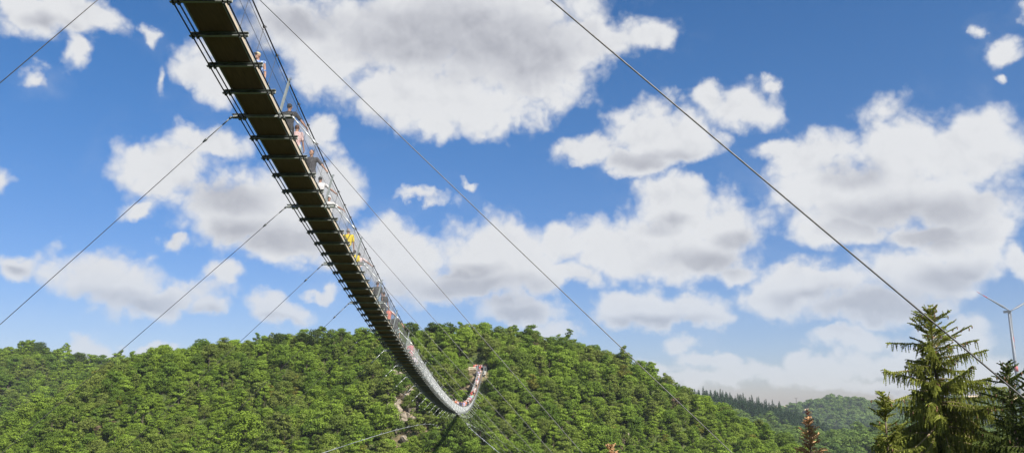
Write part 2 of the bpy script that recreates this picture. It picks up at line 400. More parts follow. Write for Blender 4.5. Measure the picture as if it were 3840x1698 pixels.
# ------------------------------------------------------------------ the bridge
bridge = empty('suspension_bridge', B(-14))
BOFF = B(-14)
tag(bridge, 'long sagging suspension bridge with wooden deck, steel crossbeams and mesh railings over the valley', 'bridge')
def br(mb, name, m, parent=None, smooth=False):
    """part of the bridge: vertices are given in world space"""
    par = parent or bridge
    mb.v = [(a - BOFF.x, b - BOFF.y, c - BOFF.z) for a, b, c in mb.v] if parent is None or parent is bridge else mb.v
    return mb.build(name, m, par, smooth)
def brs(mb, name, m, parent, smooth=False):   # sub-part, same space as its part (all parts sit at the bridge origin)
    mb.v = [(a - BOFF.x, b - BOFF.y, c - BOFF.z) for a, b, c in mb.v]
    return mb.build(name, m, parent, smooth)
SA, SE = -14., SEND
ss = np.arange(SA, SE + .01, SP / 10)
def strip(name, lat0, lat1, z0, z1, m, uvs=1.):
    V = []; Fc = []; U = []
    sec = [(lat0, z0), (lat1, z0), (lat1, z1), (lat0, z1)]
    for s in ss:
        for la, z in sec: V.append(B(s, la, z) - BOFF)
    n = len(ss)
    for i in range(n - 1):
        for k in range(4):
            a = i * 4 + k; b = i * 4 + (k + 1) % 4; Fc.append((a, a + 4, b + 4, b))
    me = bpy.data.meshes.new(name); me.from_pydata(V, [], Fc + [(0, 1, 2, 3), tuple(n * 4 - 1 - k for k in range(4))])
    uv = me.uv_layers.new(name='UVMap')
    for p in me.polygons:
        for li, vi in zip(p.loop_indices, p.vertices):
            i, k = divmod(vi, 4); uv.data[li].uv = (ss[i], sec[k][0] * 1.0 + sec[k][1] * 1.7)
    return mesh_obj(name, me, m, bridge)
# three long boards side by side make the walkway
strip('deck', -.465, .425, 0, DECK_T, M_DECK)
for s_ in (-1, 1):
    strip('kick_board', s_ * .428 - (.04 if s_ < 0 else 0), s_ * .468 - (.04 if s_ < 0 else 0), .012, .13, M_KICK)
    strip('edge_angle', s_ * .410 - (.04 if s_ < 0 else 0), s_ * .432 - (.04 if s_ < 0 else 0), -.012, -.003, M_GALV)
def cable(name, lat, z, r, m, s0=SA, s1=SE, n=6, sub=2):
    mb = MB(); mb.tube([B(s, lat, z) for s in np.arange(s0, s1 + .01, SP / 10)], r, n)
    return br(mb, name, m, smooth=True)
for s_ in (-1, 1):
    cable('bearing_cable', s_ * .635, -.135, .020, M_CABLE)
    cable('bearing_cable', s_ * .515, -.125, .020, M_CABLE)
    cable('handrail_cable', s_ * RAIL_LAT, RAIL_Z, .021, M_CABLE)
    cable('railing_rope', s_ * (.485 + .2 * .5), .12 + .86 * .5, .006, M_CABLE, n=4)
    cable('railing_rope', s_ * (.485 + .2 * .88), .12 + .86 * .88, .007, M_CABLE, n=4)
GS = {1: ([8.7, 15.7, 21.8, 34, 60], [.92, .96, 1.12, 1.05, 1.0]), -1: ([15.7, 21.8, 27.9, 34, 60], [1.0, .99, .92, .97, 1.0])}
def wind_k(s, sg):
    return float(np.interp(s, *GS[sg]))
def wind_l(s): return 1.75 + .001736 * (s - 110) ** 2
def ring(mb, c, r, ax, rr, n=10):
    ax = Vector(ax).normalized(); x = ax.cross(Vector((0, 0, 1))); x = x.normalized() if x.length > .1 else Vector((1, 0, 0)); y = ax.cross(x)
    mb.tube([Vector(c) + (x * math.cos(2 * math.pi * k / n) + y * math.sin(2 * math.pi * k / n)) * r for k in range(n + 1)], rr, 5, caps=False)
def beam_mb(mb, s):
    """open channel: upper and lower flange and a web, with end brackets"""
    d = bdir(s); a = B(s, -.72); b = B(s, .72); up = d.cross(b - a).normalized(); up = up if up.z > 0 else -up
    mb.prism(a - up * .022 + d * .0, b - up * .022, up, .075, .010)
    mb.prism(a - up * .071 + d * .034, b - up * .071 + d * .034, up, .008, .088)
    mb.prism(a - up * .120 + d * .0, b - up * .120, up, .075, .010)
def bracket_mb(mb, s, sg):
    d = bdir(s); p = B(s, sg * .49, .0); q = B(s, sg * .50, .16)
    mb.prism(p + Vector((0, 0, -.01)), q, d, .05, .008); mb.prism(p + d * .03, q.lerp(p, .2) + d * .03, DN, .006, .045)
def hanger_mb(mb, s, sg):
    lo = B(s, sg * .495, .13); hi = B(s, sg * RAIL_LAT, RAIL_Z)
    mb.tube([lo, lo.lerp(hi, .90)], .0065, 5)
    ring(mb, lo.lerp(hi, .935), .030, bdir(s), .006)
    mb.prism(hi - bdir(s) * .03, hi + bdir(s) * .03, (0, 0, 1), .056, .056)
    for dd in (-.02, .02): mb.tube([hi + bdir(s) * dd, hi + bdir(s) * dd + DN * sg * .07 + Vector((0, 0, -.01))], .008, 5)
def clamp_mb(mb, s, sg, las=(.635, .515)):
    for la in las:
        c = B(s, sg * la, -.135); mb.prism(c - bdir(s) * .035, c + bdir(s) * .035, (0, 0, 1), .062, .062)
        mb.tube([c + Vector((0, 0, -.05)), c + Vector((0, 0, .02))], .009, 5)
jmin = math.ceil((SA + .5 - S0) / (SP / 5)); jmax = int((SE - .5 - S0) / (SP / 5))
js = [j for j in range(jmin, jmax + 1)]
vis = sorted([j for j in js if j % 5 and S0 + SP * j / 5 > 4], key=lambda j: j)
first = set(vis[:100])
beam_rest, hang_rest, clamp_rest, brk_rest = MB(), MB(), MB(), MB()
nh = 0
for j in js:
    if j % 5 == 0: continue
    s = S0 + SP * j / 5
    own = j in first
    if own:
        mb = MB(); beam_mb(mb, s); bo = br(mb, 'crossbeam', M_BEAM)
        for sg in (-1, 1):
            for la_ in (.635, .515): mb = MB(); clamp_mb(mb, s, sg, (la_,)); brs(mb, 'cable_clamp', M_CLAMP, bo)
            mb = MB(); bracket_mb(mb, s, sg); brs(mb, 'end_bracket', M_GALV, bo)
    else:
        beam_mb(beam_rest, s); [clamp_mb(clamp_rest, s, sg) for sg in (-1, 1)]; [bracket_mb(brk_rest, s, sg) for sg in (-1, 1)]
    if own and nh < 98: mb = MB(); hanger_mb(mb, s, 1); br(mb, 'railing_hanger', M_GUY); nh += 1
    else: hanger_mb(hang_rest, s, 1)
    hanger_mb(hang_rest, s, -1)
for mb, n, m in ((beam_rest, 'crossbeam', M_BEAM), (hang_rest, 'railing_hanger', M_GUY), (clamp_rest, 'cable_clamp', M_CLAMP), (brk_rest, 'end_bracket', M_GALV)):
    tag(br(mb, n, m), kind='stuff')
kmin = math.ceil((SA + .5 - S0) / SP); kmax = int((SE - .5 - S0) / SP)
def clampbox(mb, c, d, w=.06): mb.prism(c - d * w, c + d * w, (0, 0, 1), w * 1.2, w * 1.2)
for k in range(kmin, kmax + 1):
    s = S0 + SP * k - (1.03 if k == -2 else 0); d = bdir(s)
    # square tube across the deck with clamp plates at its ends
    mb = MB(); a = B(s, -.82, -.075); b = B(s, .82, -.075)
    mb.prism(a, b, (0, 0, 1), .065, .065); po = br(mb, 'portal_beam', M_GALV if k > 2 else M_BEAM)
    mb = MB()
    for sg in (-1, 1):
        for la in (.515, .635): c = B(s, sg * la, -.130); mb.prism(c - d * .075, c + d * .075, (0, 0, 1), .085, .075)
        mb.prism(B(s, sg * .44, -.03), B(s, sg * .86, -.03), d, .012, .11)
        mb.prism(B(s, sg * .44, -.118), B(s, sg * .86, -.118), d, .012, .11)
        for la in (.48, .57, .69, .76): mb.tube([B(s, sg * la, -.14), B(s, sg * la, .01)], .012, 6)
    brs(mb, 'clamp_plate', M_CLAMP if k < 1 else M_GALV, po)
    for sg in (-1, 1):
        lo = B(s, sg * .47, -.02); hi = B(s, sg * (RAIL_LAT + .012), RAIL_Z + .02); out = DN * sg
        mb = MB(); up = d
        mb.prism(lo, hi, up, .008, .09)                                # web
        mb.prism(lo + d * .045 + out * .022, hi + d * .045 + out * .022, up, .045, .008); mb.prism(lo - d * .045 + out * .022, hi - d * .045 + out * .022, up, .045, .008)
        pp = br(mb, 'railing_post', M_GALV)
        mb = MB(); mb.prism(hi - d * .05 + Vector((0, 0, .0)), hi + d * .05, (0, 0, 1), .07, .07)
        for dd in (-.03, .03): mb.tube([hi + d * dd - out * .03 + Vector((0, 0, .03)), hi + d * dd + out * .09 + Vector((0, 0, .05))], .011, 6)
        brs(mb, 'post_clamp', M_GALV, pp)
        # wind guy to the wind cable, with its turnbuckle
        if s > 200: continue
        e0 = B(s, sg * .86, -.08); l = wind_l(s); e1 = B(s, sg * (.72 + l), -.1 - l * wind_k(s, sg))
        v = e1 - e0
        if v.length < .3: continue
        u = v.normalized(); tl = min(1.05, v.length * .6)
        mb = MB(); n_ = 9 if k < 6 else 4
        sagv = .0016 * v.length ** 2
        mb.tube([e0 + v * t - Vector((0, 0, 4 * sagv * t * (1 - t) * .1)) for t in np.linspace(0, 1, n_)], .0095 if k < 6 else .006, 6)
        go = br(mb, 'wind_guy', M_GUY, smooth=True)
        mb = MB(); clampbox(mb, e0 + u * .06, u, .045)
        mb.tube([e0 + u * .10, e0 + u * (tl * .34)], .020, 8); mb.tube([e0 + u * tl * .34, e0 + u * tl * .9], .016 if sg > 0 or k > 2 else .013, 8); 
        mb.tube([e0 + u * (tl * .88), e0 + u * tl * .93, e0 + u * tl * .97, e0 + u * (tl + .06)], [.018, .036, .036, .016], 8)
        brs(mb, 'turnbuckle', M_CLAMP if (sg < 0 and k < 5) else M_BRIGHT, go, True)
for sg in (-1, 1):
    mb = MB(); mb.tube([B(s, sg * (.72 + wind_l(s)), -.1 - wind_l(s) * wind_k(s, sg)) for s in np.arange(-8, 204, 3.)], [float(np.interp(s, [80, 105], [.024, .012])) for s in np.arange(-8, 204, 3.)], 8)
    wc = br(mb, 'wind_cable', M_BRIGHT, smooth=True)
    for k in range(kmin, kmax + 1):
        s = S0 + SP * k
        if 20 < s < 125:
            mb = MB() 
            c = B(s, sg * (.72 + wind_l(s)), -.1 - wind_l(s) * wind_k(s, sg)); mb.tube([c - Vector((.02, .14, .0)), c + Vector((0, .14, 0))], .05, 6); mb.tube([c, c + Vector((-sg * .16, 0, .18))], .02, 5)
            brs(mb, 'cable_clamp', M_BRIGHT, wc)
# wire mesh of the railings, one panel per bay and side
def rail_pt(S, f, sg):
    """arrays S (distance), f (0 deck .. 1 rope) -> world points"""
    t = S / 100.; lt = L2 * t * (t - 2.8) + L3 * t * (t - 2.8) * (t - 1.4)
    z = Z0 + C1 * t + np.where(S < 0, 0, C2 * t * t + C3 * t ** 3 + C4 * t ** 4)
    lat = sg * (.485 + .2 * .88 * f) + lt
    return np.stack([BA + S * math.sin(BAZ) + lat * math.cos(BAZ), S * math.cos(BAZ) - lat * math.sin(BAZ), z + .09 + (.12 + .86 * .88 - .09) * f], -1)
def mesh_panel(s0, s1, sg):
    P, Q = [], []
    sp_ = .06 if s0 < 90 else .07; run = .42
    for sl in (-1, 1):
        x = np.arange(s0 - run, s1 + run, sp_)
        a = x; b = x + sl * run
        t0 = np.clip((np.where(sl > 0, s0, s1) - a) / (b - a), 0, 1); t1 = np.clip((np.where(sl > 0, s1, s0) - a) / (b - a), 0, 1)
        ok = (t1 > t0 + .01)
        a_, b_, t0, t1 = a[ok], b[ok], t0[ok], t1[ok]
        P.append(rail_pt(a_ + (b_ - a_) * t0, t0, sg)); Q.append(rail_pt(a_ + (b_ - a_) * t1, t1, sg))
    P = np.concatenate(P); Q = np.concatenate(Q); n = len(P)
    r = .0017 if s0 < 36 else .0018 if s0 < 62 else .0024
    offs = np.array([[r, 0, 0], [-r * .5, 0, r * .87], [-r * .5, 0, -r * .87]]) if True else 0
    D = (Q - P) / np.linalg.norm(Q - P, axis=1)[:, None]
    nx = np.cross(D, np.array([0, 0, 1.])); nx /= np.linalg.norm(nx, axis=1)[:, None]; ny = np.cross(D, nx)
    V = np.empty((n, 6, 3))
    for k in range(3):
        o = nx * r * math.cos(k * 2.094) + ny * r * math.sin(k * 2.094)
        V[:, k] = P + o; V[:, k + 3] = Q + o
    V -= np.array(BOFF)
    i = np.arange(n)[:, None] * 6
    Fc = np.concatenate([i + np.array([[k, (k + 1) % 3, (k + 1) % 3 + 3, k + 3]]) for k in range(3)])
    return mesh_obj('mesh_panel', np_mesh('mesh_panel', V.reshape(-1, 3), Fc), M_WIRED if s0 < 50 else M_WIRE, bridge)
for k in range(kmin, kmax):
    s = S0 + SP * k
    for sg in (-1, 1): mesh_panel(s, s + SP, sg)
# ------------------------------------------------------------------ terrain
def crest_table(tab, Yc, tree):
    X = np.array([ratio(x, y) * Yc for x, y in tab]); Zc = np.array([tan_el(y) * Yc - tree for x, y in tab]); return X, Zc
def vnoise(X, Y, sc, seed=0):
    """smooth value noise"""
    r = np.random.default_rng(seed); T = r.random((64, 64)); x = X / sc + 500.3; y = Y / sc + 500.7
    xi = np.floor(x).astype(int); yi = np.floor(y).astype(int); fx = x - xi; fy = y - yi
    fx = fx * fx * (3 - 2 * fx); fy = fy * fy * (3 - 2 * fy)
    g = lambda i, j: T[i % 64, j % 64]
    return (g(xi, yi) * (1 - fx) + g(xi + 1, yi) * fx) * (1 - fy) + (g(xi, yi + 1) * (1 - fx) + g(xi + 1, yi + 1) * fx) * fy - .5
HM = dict(Y=245., sl=.78, r=8., back=.25, t=crest_table([(-400, 1800), (0, 1640), (216, 1497), (400, 1405), (520, 1345), (650, 1322), (800, 1300), (950, 1280), (1040, 1272), (1190, 1262), (1350, 1255), (1500, 1238), (1680, 1235), (1760, 1262), (1830, 1250), (1950, 1252), (2050, 1267), (2170, 1287), (2250, 1312), (2330, 1352), (2400, 1387), (2500, 1442), (2560, 1475), (2700, 1550), (2800, 1605), (2900, 1655), (3000, 1710), (3300, 1900)], 245., 3.6))
HL_ = dict(Y=430., sl=.6, r=10., back=.05, t=crest_table([(-700, 1320), (-200, 1330), (0, 1318), (60, 1312), (150, 1300), (240, 1318), (300, 1345), (345, 1362), (450, 1350), (520, 1345), (600, 1400), (800, 1500), (1100, 1650)], 430., 5.5))
HC = dict(Y=700., sl=.5, r=14., back=.2, t=crest_table([(2000, 1420), (2400, 1440), (2560, 1480), (2640, 1482), (2750, 1497), (2850, 1520), (2950, 1548), (3000, 1562), (3060, 1585), (3120, 1620), (3200, 1680), (3400, 1800)], 700., 10.))
HV = dict(Y=540., sl=.35, r=20., back=.3, t=crest_table([(2300, 1640), (2700, 1620), (2950, 1640), (3120, 1650), (3250, 1612), (3400, 1590), (3600, 1600), (3840, 1610), (4400, 1640)], 540., 6.))
HD_ = dict(Y=1250., sl=.5, r=30., back=.1, t=crest_table([(2700, 1540), (2870, 1518), (2950, 1520), (3000, 1520), (3060, 1500), (3120, 1491), (3200, 1495), (3280, 1508), (3360, 1510), (3450, 1500), (3600, 1492), (3680, 1498), (3760, 1508), (4000, 1512)], 1250., 10.))
HF = dict(Y=1900., sl=.12, r=30., back=.02, t=crest_table([(-3000, 1500), (2600, 1565), (2900, 1536), (2960, 1522), (3050, 1520), (3200, 1506), (3400, 1498), (3640, 1482), (3740, 1478), (3900, 1490), (4600, 1500)], 1900., 0.))
def hill(h, X, Y, extra=None):
    zc = np.interp(X, *h['t']); d = h['Y'] - Y; a = h['sl'] * d
    return zc - np.where(d > 0, np.sqrt(a * a + h['r'] ** 2) - h['r'], -d * h['back'])
FLOOR = -62.
TERR = B(SEND + 5, 0, 0); TERR.z = B(SEND).z
def ground(X, Y):
    X = np.asarray(X, float); Y = np.asarray(Y, float)
    wob = 4.8 * vnoise(X, Y, 32, 1) + 2.4 * vnoise(X, Y, 13, 2)
    m = hill(HM, X, Y + 7 * vnoise(X, Y * .3, 30, 3)) + wob * np.clip((HM['Y'] - 6 - Y) / 18, 0, 1)
    l = hill(HL_, X, Y + 12 * vnoise(X, Y * .3, 45, 4)) + 8 * vnoise(X, Y, 50, 8) * np.clip((430 - Y) / 30, 0, 1)
    v = hill(HV, X, Y + 30 * vnoise(X, Y * .4, 70, 5)) + 9 * vnoise(X, Y, 45, 6)
    c = hill(HC, X, Y) + 6 * vnoise(X, Y, 60, 7) * np.clip((700 - Y) / 40, 0, 1)
    d = hill(HD_, X, Y) + 14 * vnoise(X, Y, 90, 9) * np.clip((1250 - Y) / 60, 0, 1)
    f = hill(HF, X, Y)
    far = np.maximum.reduce([m, np.where(Y > 225, l, -99), np.where(Y > 300, v, -99), np.where(Y > 420, c, -99), np.where(Y > 800, d, -99), np.where(Y > 1100, f, -99)])
    far = FLOOR + np.logaddexp(0, (far - FLOOR) / 4) * 4
    # terrace of the far bridge head
    q = ((X - TERR.x + 1) / 4.6) ** 2 + ((Y - TERR.y + 0) / 5.5) ** 2; w = np.clip(1.5 - q, 0, 1); w = w * w * (3 - 2 * w)
    far = far * (1 - w) + (TERR.z - .12 + .16 * (Y - TERR.y)) * w
    nearg = np.where(Y > -2, -1.65 - .62 * np.maximum(Y, 0) - .0 * X, -1.65 + 1.42 * np.maximum(-2 - Y, 0))
    nearg = np.minimum(nearg, 22 - .02 * np.abs(X)) + 1.2 * vnoise(X, Y, 9, 12) * np.clip(abs(Y) / 8, 0, 1) * np.where(Y > 0, 1, .3)
    nearg = np.where(Y > 0, np.maximum(nearg, FLOOR), nearg)
    return np.where(Y > 130, far, nearg)
def gz(x, y): return float(ground(np.array([x]), np.array([y]))[0])
def hit(x, y, y0=180., y1=460., up=0.):
    """where the sight line of photo pixel (x, y) meets the slope"""
    Ys = np.arange(y0, y1, .5); Xs = ratio(x, y) * Ys; d = tan_el(y) * Ys - ground(Xs, Ys) - up
    i = np.argmax(d < 0)
    return (Xs[i], Ys[i]) if d[i] < 0 else None
az = np.concatenate([np.arange(-180, -44, 4.), np.arange(-44, 44.01, .22), np.arange(48, 180.1, 4.)]); az = np.radians(az)
rr = np.concatenate([[.0], np.arange(1, 20, 1.5), np.arange(20, 170, 6.), np.arange(170, 270, 1.3), np.arange(270, 560, 4.), np.arange(560, 800, 6.), np.arange(800, 1400, 18.), np.arange(1400, 2401, 60.)])
GX = np.outer(rr, np.sin(az)); GY = np.outer(rr, np.cos(az)); GZ = ground(GX, GY)
n0, n1 = GX.shape
I = (np.arange(n0 - 1)[:, None] * n1 + np.arange(n1 - 1)[None]).ravel()
gme = np_mesh('ground', np.stack([GX, GY, GZ], -1).reshape(-1, 3), np.stack([I, I + 1, I + n1 + 1, I + n1], -1), True)
# bare earth and field patches as attributes of the ground itself
P3 = np.stack([GX, GY], -1).reshape(-1, 2)
bare_spots = []
for (x, y, rx, ry) in [(1520, 1440, 9, 7), (1545, 1500, 7, 5), (1500, 1560, 8, 6), (1610, 1640, 7, 5), (1540, 1590, 6, 4), (1590, 1600, 5, 4), (1500, 1670, 7, 5), (1735, 1465, 4, 5), (1700, 1500, 4, 3), (1760, 1420, 3, 3), (1800, 1390, 6, 4), (2190, 1480, 5, 6), (2170, 1440, 3, 4), (2350, 1650, 4, 5), (1780, 1560, 4, 4), (1760, 1650, 3, 5), (1735, 1600, 3, 3), (2120, 1410, 4, 2), (1640, 1690, 4, 3)]:
    h_ = hit(x, y)
    if h_: k_ = .72 if x < 1560 and y < 1600 else .5; bare_spots.append((h_[0], h_[1], rx * k_, ry * k_))
bare = np.zeros(len(P3)); Zf = GZ.ravel()
for (bx, by, rx, ry) in bare_spots:
    bare = np.maximum(bare, np.clip(1.4 - np.hypot((P3[:, 0] - bx) / rx, (P3[:, 1] - by) / ry), 0, 1))
bare = np.maximum(bare, np.clip(1.6 - ((P3[:, 0] - TERR.x + 1.8) / 3.9) ** 2 - ((P3[:, 1] - TERR.y + 1) / 5) ** 2, 0, 1))
field = np.where(P3[:, 1] > 1330, 1., 0.)
for nm, arr in (('bare', bare), ('field', field)):
    a_ = gme.attributes.new(nm, 'FLOAT', 'POINT'); a_.data.foreach_set('value', arr.astype(np.float32))
M_GROUND = bpy.data.materials.new('ground'); M_GROUND.use_nodes = True; nt = M_GROUND.node_tree; b_ = nt.nodes['Principled BSDF']; b_.inputs['Roughness'].default_value = .95; b_.inputs['Specular IOR Level'].default_value = .1
def node(t, **k):
    n = nt.nodes.new(t)
    for a, v in k.items(): setattr(n, a, v)
    return n
tc = node('ShaderNodeTexCoord'); n1_ = node('ShaderNodeTexNoise'); n1_.inputs['Scale'].default_value = .35; n1_.inputs['Detail'].default_value = 9; n1_.inputs['Roughness'].default_value = .65
nt.links.new(tc.outputs['Object'], n1_.inputs['Vector'])
def ramp(cols_):
    r = node('ShaderNodeValToRGB')
    while len(r.color_ramp.elements) < len(cols_): r.color_ramp.elements.new(.5)
    for e, (p, c) in zip(r.color_ramp.elements, cols_): e.position = p; e.color = (*c, 1)
    return r
rg = ramp([(.3, (.030, .048, .012)), (.5, (.06, .08, .024)), (.7, (.10, .09, .05))]); rb = ramp([(.32, (.045, .050, .020)), (.48, (.11, .088, .052)), (.66, (.27, .21, .14))]); rf = ramp([(.35, (.42, .30, .16)), (.65, (.58, .45, .26))])
for r in (rg, rb, rf): nt.links.new(n1_.outputs['Fac'], r.inputs['Fac'])
mx = node('ShaderNodeMix', data_type='RGBA'); mx2 = node('ShaderNodeMix', data_type='RGBA')
ab = node('ShaderNodeAttribute', attribute_name='bare'); af = node('ShaderNodeAttribute', attribute_name='field')
n2_ = node('ShaderNodeTexNoise'); n2_.inputs['Scale'].default_value = .9; n2_.inputs['Detail'].default_value = 6; nt.links.new(tc.outputs['Object'], n2_.inputs['Vector'])
ad = node('ShaderNodeMath', operation='ADD'); sb = node('ShaderNodeMapRange'); sb.inputs[1].default_value = .85; sb.inputs[2].default_value = 1.1
nt.links.new(ab.outputs['Fac'], ad.inputs[0]); nt.links.new(n2_.outputs['Fac'], ad.inputs[1]); nt.links.new(ad.outputs[0], sb.inputs[0])
nt.links.new(sb.outputs[0], mx.inputs[0]); nt.links.new(rg.outputs[0], mx.inputs[6]); nt.links.new(rb.outputs[0], mx.inputs[7])
nt.links.new(af.outputs['Fac'], mx2.inputs[0]); nt.links.new(mx.outputs[2], mx2.inputs[6]); nt.links.new(rf.outputs[0], mx2.inputs[7])
nt.links.new(mx2.outputs[2], b_.inputs['Base Color'])
bp_ = node('ShaderNodeBump'); bp_.inputs['Strength'].default_value = .8; bp_.inputs['Distance'].default_value = .6; nt.links.new(n2_.outputs['Fac'], bp_.inputs['Height']); nt.links.new(bp_.outputs[0], b_.inputs['Normal'])
tag(mesh_obj('ground', gme, M_GROUND), kind='structure')

# ------------------------------------------------------------------ foliage
def foliage(name, cols_, trans=.42, hue=0.):
    m = bpy.data.materials.new(name); m.use_nodes = True; t = m.node_tree; t.nodes.remove(t.nodes['Principled BSDF']); out = t.nodes['Material Output']
    oi = t.nodes.new('ShaderNodeObjectInfo'); at = t.nodes.new('ShaderNodeAttribute'); at.attribute_name = 'tone'
    r = t.nodes.new('ShaderNodeValToRGB')
    while len(r.color_ramp.elements) < len(cols_): r.color_ramp.elements.new(.5)
    for i, (e, c) in enumerate(zip(r.color_ramp.elements, cols_)): e.position = i / (len(cols_) - 1); e.color = (*c, 1)
    # neighbouring trees are of a kind: half by place, half by chance
    pn = t.nodes.new('ShaderNodeTexNoise'); pn.inputs['Scale'].default_value = .045; pn.inputs['Detail'].default_value = 2; t.links.new(oi.outputs['Location'], pn.inputs['Vector'])
    pm = t.nodes.new('ShaderNodeMapRange'); pm.inputs[1].default_value = .32; pm.inputs[2].default_value = .68; t.links.new(pn.outputs['Fac'], pm.inputs[0])
    mi_ = t.nodes.new('ShaderNodeMix'); mi_.inputs[0].default_value = .5; t.links.new(pm.outputs[0], mi_.inputs[2]); t.links.new(oi.outputs['Random'], mi_.inputs[3]); t.links.new(mi_.outputs[0], r.inputs['Fac'])
    mr = t.nodes.new('ShaderNodeMapRange'); mr.inputs[3].default_value = .70; mr.inputs[4].default_value = 1.45; t.links.new(at.outputs['Fac'], mr.inputs[0])
    mu = t.nodes.new('ShaderNodeVectorMath'); mu.operation = 'SCALE'; t.links.new(r.outputs[0], mu.inputs[0]); t.links.new(mr.outputs[0], mu.inputs['Scale'])
    d = t.nodes.new('ShaderNodeBsdfDiffuse'); tr = t.nodes.new('ShaderNodeBsdfTranslucent'); mx = t.nodes.new('ShaderNodeMixShader'); mx.inputs[0].default_value = trans
    t.links.new(mu.outputs[0], d.inputs[0]); t.links.new(mu.outputs[0], tr.inputs[0]); t.links.new(d.outputs[0], mx.inputs[1]); t.links.new(tr.outputs[0], mx.inputs[2]); t.links.new(mx.outputs[0], out.inputs[0])
    return m
M_LEAF = foliage('broad_leaves', [(.055, .090, .018), (.150, .215, .028), (.17, .245, .036), (.090, .145, .024), (.145, .175, .042), (.19, .275, .036), (.115, .140, .036)])
M_LEAF2 = foliage('broad_leaves_far', [(.075, .125, .036), (.14, .20, .05), (.095, .15, .04), (.17, .22, .055)])
M_OLD = foliage('ridge_leaves', [(.045, .072, .020), (.07, .10, .026), (.055, .08, .02)])
M_CON = foliage('fir_needles', [(.022, .042, .020), (.032, .055, .026), (.028, .048, .024)], .1)
M_YEL = foliage('yellowing_leaves', [(.17, .15, .03), (.14, .15, .03)])
M_DRY = foliage('dry_leaves', [(.16, .11, .07), (.20, .15, .10)])
M_BARK = mat('bark', (.13, .10, .075), .9, noise=(.06, .045, .035), nscale=4, bump=.5)
def leaf_quads(C, N, size, r):
    """small four-cornered leaf clumps at C facing about N"""
    n = len(C); N = N + r.normal(0, .36, (n, 3)); N /= np.linalg.norm(N, axis=1)[:, None]
    a = np.cross(N, r.normal(size=(n, 3))); a /= np.linalg.norm(a, axis=1)[:, None]; b = np.cross(N, a)
    s = (size * r.uniform(.6, 1.3, n))[:, None]; k = r.uniform(.45, .8, (n, 1))
    lift = N * s * r.uniform(-.25, .25, (n, 1))
    return np.stack([C + a * s, C + b * s * k + lift, C - a * s, C - b * s * k + lift], 1)
def crown_arrays(seed, H=6., R=2.8, nl=950, lumps=22, airy=0., base=.25, leaf=.24):
    r = np.random.default_rng(seed); C = []; N = []; T = []
    c0 = []
    for i in range(lumps):
        a = r.uniform(0, 2 * np.pi); h = r.uniform(0, 1) ** .8
        rad = R * math.sqrt(max(.05, 1 - (h * 1.05 - .28) ** 2)) * r.uniform(.45, .92) * (1 - .35 * h)
        c0.append((rad * math.cos(a), rad * math.sin(a), H * (base + (1 - base) * h * .92), R * r.uniform(.26, .44) * (1 - .25 * h)))
    c0.append((0, 0, H * .9, R * .33))
    tot = sum(c[3] ** 2 for c in c0)
    for c in c0:
        n = int(nl * c[3] ** 2 / tot) + 4; v = r.normal(size=(n, 3)); v[:, 2] = v[:, 2] * .9 + .40; v /= np.linalg.norm(v, axis=1)[:, None]
        rad = c[3] * (r.uniform(.78, 1.12, (n, 1)) + airy * r.normal(0, .2, (n, 1)))
        C.append(np.array(c[:3]) + v * rad * np.array([1.15, 1.15, .62])); N.append(v); T.append(np.full(n, np.clip(r.normal(.5, .17), 0, 1)) + r.normal(0, .24, n))
    C = np.concatenate(C); N = np.concatenate(N); T = np.clip(np.concatenate(T), 0, 1)
    return leaf_quads(C, N, leaf, r), T, c0
def wood_mb(c0, H, R, r, limbs=7, tr=.055):
    mb = MB(); tp = Vector((r.uniform(-.2, .2), r.uniform(-.2, .2), H * .78))
    mb.tube([(0, 0, -1.5), (0, 0, 0), (tp.x * .3, tp.y * .3, H * .3), (tp.x * .7, tp.y * .7, H * .55), tuple(tp)], [R * tr * 1.5, R * tr * 1.1, R * tr * .8, R * tr * .5, R * tr * .2], 7)
    for c in c0[:limbs]:
        e = Vector(c[:3]); s = Vector((tp.x * .3, tp.y * .3, H * .2 + .25 * e.z)); m_ = s.lerp(e, .5) + Vector((0, 0, .04 * H))
        mb.tube([s, m_, e], [R * tr * .5, R * tr * .32, R * tr * .12], 5)
    return mb
def with_tone(me, T, k):
    a = me.attributes.new('tone', 'FLOAT', 'FACE'); v = np.full(len(me.polygons), .5, np.float32); v[:len(T)] = T; a.data.foreach_set('value', v)
def tree_mesh(seed, mleaf, **kw):
    """crown and trunk in one mesh (for trees too small in the photo to show their parts)"""
    r = np.random.default_rng(seed); Q, T, c0 = crown_arrays(seed, **kw); mb = wood_mb(c0, kw.get('H', 6.), kw.get('R', 2.8), r, 5)
    nq = len(Q); V = np.concatenate([Q.reshape(-1, 3), np.array(mb.v)]); F4 = np.arange(nq * 4).reshape(-1, 4)
    wf = [f for f in mb.f if len(f) == 4]; Fc = np.concatenate([F4, np.array(wf) + nq * 4])
    me = np_mesh('tree', V, Fc); me.materials.append(mleaf); me.materials.append(M_BARK)
    mi = np.zeros(len(Fc), np.int32); mi[nq:] = 1; me.polygons.foreach_set('material_index', mi); with_tone(me, T, nq); return me
